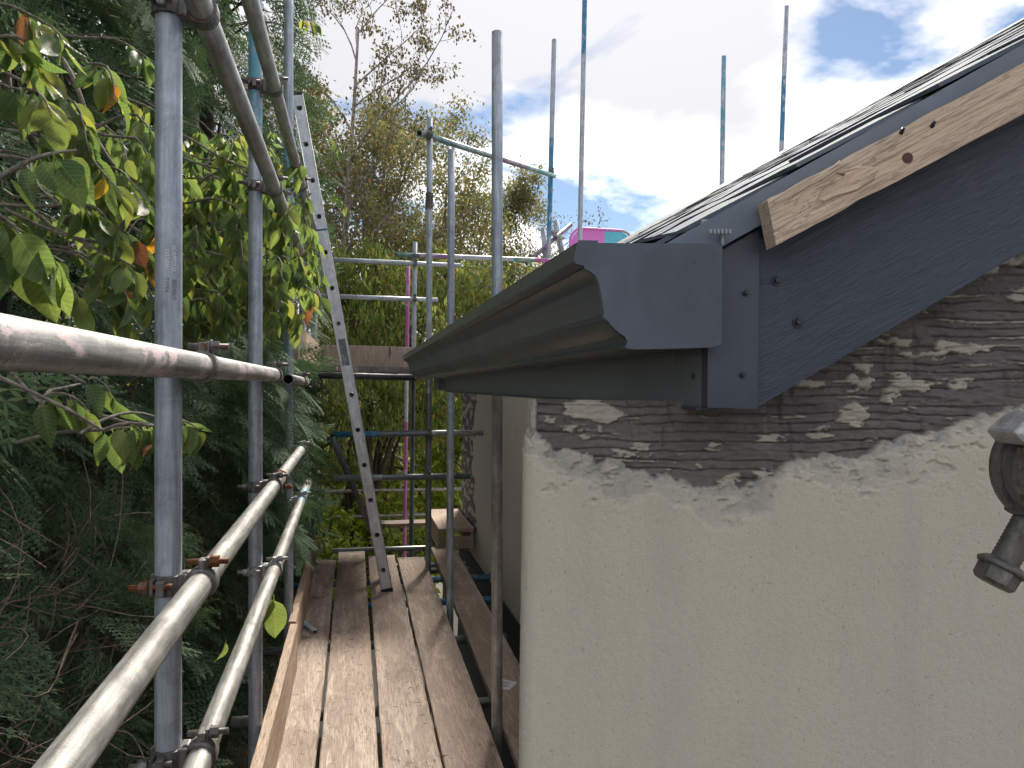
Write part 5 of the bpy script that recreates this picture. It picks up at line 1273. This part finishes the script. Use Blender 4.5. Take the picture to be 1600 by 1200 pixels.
for i, (x, y, lab, top) in enumerate(((-1.75, 2.3, 'dark conifer behind the nearest upright, bare brown inside', 6.2), (-1.65, 4.3, 'dark conifer behind the second and third uprights', 6.8), (-1.25, 6.2, 'green conifer spilling past the third upright towards the ladder', 6.0))):
    e = empty('conifer_tree', (x, y, GZ)); tag(e, lab, 'conifer tree', HG); rg = random.Random(200 + i)
    lines = [(curve_pts((x, y, GZ), (x, y, top), 0, 0.01, 10, rg), list(np.linspace(0.13, 0.03, 11)))]
    for k in range(46):
        z = rg.uniform(GZ + 0.2, top - 0.6); yy = y + rg.uniform(-1.5, 1.5); xx = float(hedge_x(yy, z)) - rg.uniform(0.05, 0.5)
        lines.append((curve_pts((x, y, z - 0.25), (xx, yy, z), 0.06, 0.09, 7, rg), list(np.linspace(0.022, 0.005, 8))))
    link('trunk', tubes_mesh('trunk', lines, 'dark_bark'), 'dark_bark', e); con.append(e)
def owner(p): return con[0] if p[1] < 3.35 else con[1] if p[1] < 5.2 else con[2]
sets = [spray_set(1250, (1.6, 7.4), (1.3, 5.6), 0.65, 1, 0.34), spray_set(520, (3.4, 7.2), (-0.7, 1.6), 0.45, 2, 0.30), spray_set(230, (1.7, 4.2), (0.35, 1.5), 0.6, 3, 0.30), spray_set(60, (1.8, 4.6), (-1.9, 0.4), 0.25, 4, 0.34), spray_set(200, (4.5, 7.0), (0.4, 1.7), 0.25, 6, 0.33)]
def spill(n, seed):
    g = np.random.default_rng(seed); px = g.uniform(395, 478, n); py = 485 + g.random(n) * (330 + 0 * px); Y_ = g.uniform(3.9, 5.3, n)
    P_ = np.array([tuple(at_y(a, b, c)) for a, b, c in zip(px, py, Y_)]); P_[:, 0] -= 0.16
    az = g.normal(-0.15, 0.55, n); el = -0.6 + g.normal(0, 0.3, n); ro = g.normal(0, 0.5, n)
    X = np.stack([np.cos(el) * np.cos(az), np.cos(el) * np.sin(az), np.sin(el)], -1); Y0 = np.stack([-np.sin(az), np.cos(az), 0 * az], -1); Z0 = np.cross(X, Y0)
    Y = Y0 * np.cos(ro)[:, None] + Z0 * np.sin(ro)[:, None]
    return P_, np.stack([X, Y, np.cross(X, Y)], -1), 0.30 * (1 + g.uniform(-0.3, 0.3, n))
sets.append(spill(170, 8))
T_ = np.concatenate([s[0] for s in sets]); Rm = np.concatenate([s[1] for s in sets]); S_ = np.concatenate([s[2] for s in sets])
pj = np.array([project(p) for p in T_]); dist = T_[:, 1]
inv = (pj[:, 0] > -60) & (pj[:, 0] < 560) & (pj[:, 1] > -80) & (pj[:, 1] < 1260)
# keep the deck and its rails clear of branches, except for the spill past the third upright
tipx = T_[:, 0] + Rm[:, 0, 0] * S_
clear = (tipx < np.where(dist > 3.85, -0.14, -0.44)) & ~((pj[:, 0] > 470) & (pj[:, 1] < 480)) & ~((pj[:, 0] > 500))
T_, Rm, S_, inv, dist = T_[clear], Rm[clear], S_[clear], inv[clear], dist[clear]
surf = hedge_x(T_[:, 1], T_[:, 2]) - T_[:, 0]
score = np.where(inv, S_ / np.maximum(dist, 1) - surf * 0.12, -9); pick = set(np.argsort(-score)[:270].tolist())
rest = {id(c): [] for c in con}
for i in range(len(T_)):
    ow = owner(T_[i])
    if i in pick:
        m4 = Matrix([list(Rm[i][r] * S_[i]) + [T_[i][r]] for r in range(3)] + [[0, 0, 0, 1]]); link('frond', FRM[i % 4], 'conifer_green', ow, m4)
    else: rest[id(ow)].append(i)
for c in con:
    ix = np.array(rest[id(c)])
    parts = [(np.einsum('nij,kj->nki', Rm[ix[ix % 4 == k]], FRC[k][0]) * S_[ix[ix % 4 == k]][:, None, None] + T_[ix[ix % 4 == k]][:, None, :], FRC[k][1]) for k in range(4)]
    Vs = []; Fs = []; b = 0
    for v, f in parts:
        Vs.append(v.reshape(-1, 3)); Fs.append((f[None] + (np.arange(len(v)) * v.shape[1])[:, None, None] + b).reshape(-1, 3)); b += v.shape[0] * v.shape[1]
    o = link('foliage', np_mesh('foliage', np.concatenate(Vs), np.concatenate(Fs), 'conifer_green'), 'conifer_green', c); o['kind'] = 'stuff'
# bare tangled twigs inside the hedge
rg = random.Random(77)
for ci, c in enumerate(con):
    lines = []
    for k in range(800 if ci < 2 else 150):
        y = c.matrix_basis.translation.y + rg.uniform(-1.4, 1.4); z = rg.uniform(-2.0, 1.5) if rg.random() < 0.75 else rg.uniform(1.0, 4.5); x = float(hedge_x(y, z)) - rg.uniform(0.02, 0.75)
        d = Vector((rg.gauss(0.15, 0.5), rg.gauss(0, 0.8), rg.gauss(-0.05, 0.45))).normalized(); L = rg.uniform(0.25, 0.75)
        p1 = Vector((x, y, z)) + d * L
        if p1.x > -0.52: continue
        lines.append((curve_pts((x, y, z), p1, rg.uniform(-0.05, 0.12), 0.16, 7, rg), list(np.linspace(rg.uniform(0.0025, 0.0055), 0.0012, 8))))
    for k in range((900, 520, 0)[ci]):
        y = rg.uniform(1.9, 3.4) if ci == 0 else rg.uniform(3.2, 4.6); z = rg.uniform(-1.7, 0.75); x = rg.uniform(-1.5, -0.72) - 0.12 * (ci == 0)
        d = Vector((rg.gauss(0.1, 0.5), rg.gauss(0, 0.9), rg.gauss(-0.05, 0.5))).normalized(); p1 = Vector((x, y, z)) + d * rg.uniform(0.3, 0.85)
        if p1.x > -0.5: continue
        lines.append((curve_pts((x, y, z), p1, rg.uniform(-0.06, 0.14), 0.18, 8, rg), list(np.linspace(rg.uniform(0.002, 0.0048), 0.0012, 9))))
    o = link('bare_twigs', tubes_mesh('bare_twigs', lines, 'twig_bark', 4), 'twig_bark', c); o['kind'] = 'stuff'
# dark depth of the hedge: inner foliage screen of coarse sprays behind the trunks
ns = 2300; g = np.random.default_rng(99); y = g.uniform(-0.5, 9.5, ns); z = GZ + g.random(ns) ** 0.8 * (6.4 - GZ); x = -2.0 - g.random(ns) * 1.3 + 0.09 * np.clip(y - 4, 0, 9)
az = g.normal(0, 1.0, ns); el = -0.5 + g.normal(0, 0.4, ns)
X = np.stack([np.cos(el) * np.cos(az), np.cos(el) * np.sin(az), np.sin(el)], -1); Y = np.stack([-np.sin(az), np.cos(az), 0 * az], -1)
keep_ = ~((z < 0.45) & (y < 4.2) & (g.random(ns) < 0.6)); x, y, z, X, Y = x[keep_], y[keep_], z[keep_], X[keep_], Y[keep_]; ns = len(x)
o = link('hedge_depth', scatter('hedge_depth', FRX[0], FRX[1], np.stack([X, Y, np.cross(X, Y)], -1), 0.62 * (1 + g.uniform(-0.2, 0.3, ns)), np.stack([x, y, z], -1), 'conifer_green'), 'conifer_green'); tag(o, 'dark inner foliage of the hedge seen between the nearer branches', kind='stuff')

# ------------------------------------------------------------------ broad-leaved tree hanging over the hedge
def big_leaf(seed, wdt=0.52, curl=0.25, fold=0.16):
    """pointed oval leaf, 1 long, folded on the midrib, drooping and slightly wavy"""
    g = random.Random(seed); rows = 8; V = []; Fx = []
    for i in range(rows + 1):
        t = i / rows; hw = wdt / 2 * (math.sin(math.pi * t ** 0.82) ** 0.75 if 0 < t < 1 else 0.0) + 0.004; hw *= (1 - 0.25 * max(0, t - 0.75) / 0.25)
        z = -curl * t * t; wv = 0.018 * math.sin(t * 11 + seed)
        V += [(t, hw, z + fold * hw + wv), (t, hw * 0.5, z + fold * hw * 0.35 + 0.012 * math.sin(i * 2.0)), (t, 0, z), (t, -hw * 0.5, z + fold * hw * 0.35 + 0.012 * math.sin(i * 2.0)), (t, -hw, z + fold * hw - wv)]
    for i in range(rows):
        for j in range(4): a = i * 5 + j; Fx.append((a, a + 1, a + 6, a + 5))
    b = len(V); V += [(-0.16, 0.010, 0.03), (-0.16, -0.010, 0.03), (0.02, -0.008, 0), (0.02, 0.008, 0)]; Fx.append((b, b + 1, b + 2, b + 3))
    return np.array(V, float), np.array(Fx)
BL = [big_leaf(1), big_leaf(2, 0.46, 0.4, 0.55), big_leaf(3, 0.60, 0.15, 0.2), big_leaf(4, 0.5, 0.35, -0.35), big_leaf(5, 0.42, 0.7, 0.8), big_leaf(6, 0.36, 0.25, 0.9), big_leaf(7, 0.54, -0.2, 0.4)]
BLM = {mt: [np_mesh('leaf', v, f, mt, True, {'lx': v[:, 0], 'ly': v[:, 1]}) for v, f in BL] for mt in ('broad_leaf', 'yellow_leaf', 'brown_leaf')}
e = empty('broadleaf_tree', (-1.35, 3.6, GZ)); tag(e, 'broad-leaved tree with large drooping yellow green leaves in front of the hedge', 'tree')
rg = random.Random(17)
trunk_top = Vector((-1.15, 3.5, 2.1)); lines = [(curve_pts((-1.35, 3.6, GZ), trunk_top, 0, 0.05, 9, rg), list(np.linspace(0.055, 0.03, 10)))]
# twigs: (px, py, distance, direction in the picture, length, leaves)
tw = []
def add_tw(px, py, Y, dpx, dpy, nl, sz=0.115, sp=1.0): tw.append((px, py, Y, dpx, dpy, nl, sz, sp))
# close to the camera at the left edge
add_tw(-30, 295, 1.15, 150, -60, 5, 0.105); add_tw(-20, 400, 1.2, 120, 10, 5, 0.11); add_tw(-40, 340, 1.1, 90, 60, 4, 0.11)
# upper left
for a in ((-10, 60, 1.7, 90, 50, 8), (20, 10, 1.8, 80, 60, 7), (0, 130, 1.7, 80, 50, 8), (40, 90, 1.9, 60, 90, 7)): add_tw(*a)
for _ in range(16): add_tw(rg.uniform(-10, 215), rg.uniform(60, 430), rg.uniform(2.0, 2.9), rg.uniform(20, 70), rg.uniform(15, 70), 6)
# along the dark branch, x 60..250, y 150..480
for a in ((80, 150, 2.0, 60, 90, 9), (120, 230, 2.0, 70, 70, 10), (165, 260, 2.1, 70, 60, 10), (200, 215, 2.3, 45, 70, 8), (110, 320, 1.9, 80, 50, 9), (165, 350, 2.0, 70, 70, 10), (195, 400, 2.1, 50, 80, 9), (150, 420, 2.0, 50, 60, 7), (205, 300, 2.2, 50, 60, 9), (60, 210, 1.9, 50, 60, 7), (215, 180, 2.4, 30, 60, 6), (185, 470, 2.0, 20, 50, 6)): add_tw(*a)
# hanging mass between the first and third uprights
for px in range(284, 484, 14):
    for py in range(185, 480, 26):
        lim_ = 205 + 0.10 * (px - 290) + (40 if px > 460 else 0)
        if py < lim_ - 10 or (px > 440 and py < 250): continue
        add_tw(px + rg.uniform(-10, 10), py + rg.uniform(-18, 18), rg.uniform(2.95, 4.4), rg.uniform(-25, 30), rg.uniform(25, 60), 5 if px < 420 else 4, 0.125, 0.8)
for a in ((440, 400, 3.3, 25, 40, 7), (465, 395, 3.4, 15, 40, 6), (410, 430, 3.2, 30, 40, 6), (330, 455, 3.0, 30, 25, 5), (300, 470, 3.0, 40, 20, 4)): add_tw(*a)
# small twigs below the eye level tube
for a in ((60, 628, 1.75, 75, 12, 5), (135, 600, 1.9, 40, 20, 3), (160, 672, 1.72, 100, -6, 9), (250, 660, 1.9, 60, 10, 7), (205, 668, 1.75, 60, 12, 6)): add_tw(*a)
# twig tips in front of the birch
for a in ((470, 30, 5.0, 25, 12, 6), (520, 300, 6.2, 25, 25, 6), (505, 210, 6.5, 25, 25, 6)): add_tw(*a)
leaves = []
for (px, py, Y, dpx, dpy, nl, sz, sp) in tw:
    p0 = at_y(px, py, Y); p1 = at_y(px + dpx, py + dpy, Y + rg.uniform(-0.12, 0.12)); pts = curve_pts(p0, p1, -0.02, 0.10, 6, rg)
    lines.append((pts, list(np.linspace(0.0042, 0.0018, 7))))
    back = Vector((min(p0.x - 0.25, -0.75) if Y > 1.6 else p0.x - 0.3, p0.y + rg.uniform(-0.1, 0.25), p0.z + rg.uniform(-0.05, 0.22)))
    if Y < 4.9 and (px < 280 or rg.random() < 0.25): lines.append((curve_pts(back, p0, 0, 0.08, 5, rg), list(np.linspace(0.0052, 0.0038, 6))))
    nl = int(nl * 1.8)
    for k in range(nl):
        t = (k + 0.6) / nl; i = min(int(t * 6), 5); q = pts[i].lerp(pts[i + 1], t * 6 - i); ax = (p1 - p0).normalized()
        side = Vector((0, 0, 1)).cross(ax).normalized() * (1 if k % 2 else -1) * rg.uniform(0.4, 1.0)
        d = (side + ax * rg.uniform(0.1, 0.7) + Vector((rg.uniform(-0.3, 0.3), rg.uniform(-0.3, 0.3), -rg.uniform(0.6, 1.9)))).normalized()
        nn = Vector((rg.gauss(0.2, 0.8), rg.gauss(-0.5, 0.7), rg.gauss(0.6, 0.6))); yv = nn.cross(d).normalized(); zv = d.cross(yv); s_ = sz * rg.uniform(0.6, 1.08) * (0.82 if Y < 1.4 else 0.72)
        q = q + d * 0.16 * s_
        rm = np.array([[d.x, yv.x, zv.x], [d.y, yv.y, zv.y], [d.z, yv.z, zv.z]]); u = rg.random()
        leaves.append((q, rm, s_, 'yellow_leaf' if u > 0.993 else 'brown_leaf' if u > 0.983 else 'broad_leaf', rg.randrange(7)))
# main limbs linking the twigs to the trunk
for (a, b, r_) in (((-1.15, 3.5, 2.1), at_y(60, 40, 2.1), 0.02), ((-1.0, 2.9, 1.9), at_y(180, 300, 2.1), 0.012), (at_y(60, 60, 2.1), at_y(178, 258, 2.05), 0.008), ((-1.15, 3.5, 1.9), at_y(330, 250, 3.9), 0.014), ((-1.1, 3.5, 1.8), at_y(420, 330, 4.2), 0.012), (at_y(330, 250, 3.9), at_y(470, 280, 4.5), 0.009), ((-1.2, 3.4, 1.2), at_y(205, 440, 2.1), 0.010), (at_y(205, 440, 2.1), at_y(150, 340, 2.0), 0.006), ((-1.2, 3.4, 1.0), at_y(110, 612, 2.0), 0.009), (at_y(60, 645, 1.8), at_y(125, 600, 2.1), 0.006), (at_y(125, 678, 1.75), at_y(262, 662, 1.95), 0.0045)):
    lines.append((curve_pts(a, b, -0.03, 0.07, 9, rg), list(np.linspace(r_, r_ * 0.5, 10))))
tag(link('branches', tubes_mesh('branches', lines, 'grey_bark', 6), 'grey_bark', e), kind='stuff')
sc = [(l[2] / (l[0].y ** 1.0), i) for i, l in enumerate(leaves)]; big = set(i for _, i in sorted(sc, reverse=True)[:298])
left = []
for i, (q, rm, s_, mt, k) in enumerate(leaves):
    if i in big:
        m4 = Matrix([list(rm[r] * s_) + [q[r]] for r in range(3)] + [[0, 0, 0, 1]]); link('leaf', BLM[mt][k], mt, e, m4)
    else: left.append(i)
if left:
    Vs = []; Fs = []; b = 0; LX = []; LY = []
    for i in left:
        q, rm, s_, mt, k = leaves[i]; v = (BL[k][0] @ rm.T) * s_ + np.array(q); Vs.append(v); Fs.append(BL[k][1] + b); b += len(v); LX.append(BL[k][0][:, 0]); LY.append(BL[k][0][:, 1])
    o = link('leaf_mass', np_mesh('leaf_mass', np.concatenate(Vs), np.concatenate(Fs), 'broad_leaf', True, {'lx': np.concatenate(LX), 'ly': np.concatenate(LY)}), 'broad_leaf', e); o['kind'] = 'stuff'
# single leaves caught on the scaffold
def stray(label, p, d, nn, s_, mt, k=0):
    d = Vector(d).normalized(); yv = Vector(nn).cross(d).normalized(); zv = d.cross(yv)
    m4 = Matrix(((d.x * s_, yv.x * s_, zv.x * s_, p[0]), (d.y * s_, yv.y * s_, zv.y * s_, p[1]), (d.z * s_, yv.z * s_, zv.z * s_, p[2]), (0, 0, 0, 1)))
    me = BLM[mt][k].copy(); o = link('fallen_leaf', me, mt, None, m4); tag(o, label, 'leaf', 'stray leaves caught on the scaffold')
stray('green leaf hanging from the lower bright rail', at_y(428, 938, 2.98), (0.10, 0.1, -1), (0.4, -1, 0.1), 0.17, 'broad_leaf', 0)
stray('short leaf beside the one hanging from the lower bright rail', at_y(424, 936, 2.98), (-0.25, 0.1, -0.9), (0.2, -1, 0.3), 0.07, 'broad_leaf', 2)
stray('yellow green leaf stuck under the lower bright rail', at_y(352, 1005, 2.2), (-0.2, 0.0, -1), (1, -0.6, 0.1), 0.06, 'broad_leaf', 1)
stray('withered brown leaf hanging by the raised platform', at_y(481, 470, 4.8), (0.05, 0, -1), (0.2, -1, 0), 0.15, 'brown_leaf', 4)
# conifer sprig and needles dropped on the deck
p = at_z(462, 1000, 0.012); m4 = Matrix.Translation(p) @ Matrix.Rotation(1.0, 4, 'Z') @ Matrix.Scale(0.16, 4)
o = link('conifer_sprig', FRM[1].copy(), 'conifer_green', None, m4); tag(o, 'green conifer sprig poking over the toe board onto the deck', 'sprig')
g = np.random.default_rng(5); n = 420; lines = []
for k in range(n):
    x = g.uniform(-0.33, 0.56); y = 2.6 + 3.2 * g.random() ** 1.8; a = g.uniform(0, 6.28); l = g.uniform(0.006, 0.035)
    lines.append(([Vector((x, y, 0.0035)), Vector((x + math.cos(a) * l * 0.5, y + math.sin(a) * l * 0.5, 0.0055)), Vector((x + math.cos(a + 0.4) * l, y + math.sin(a + 0.4) * l, 0.0035))], [0.0007, 0.0009, 0.0006]))
o = link('litter', tubes_mesh('litter', lines, 'twig_bark', 3), 'twig_bark'); tag(o, 'fine brown needles and twig bits scattered on the deck', kind='stuff')
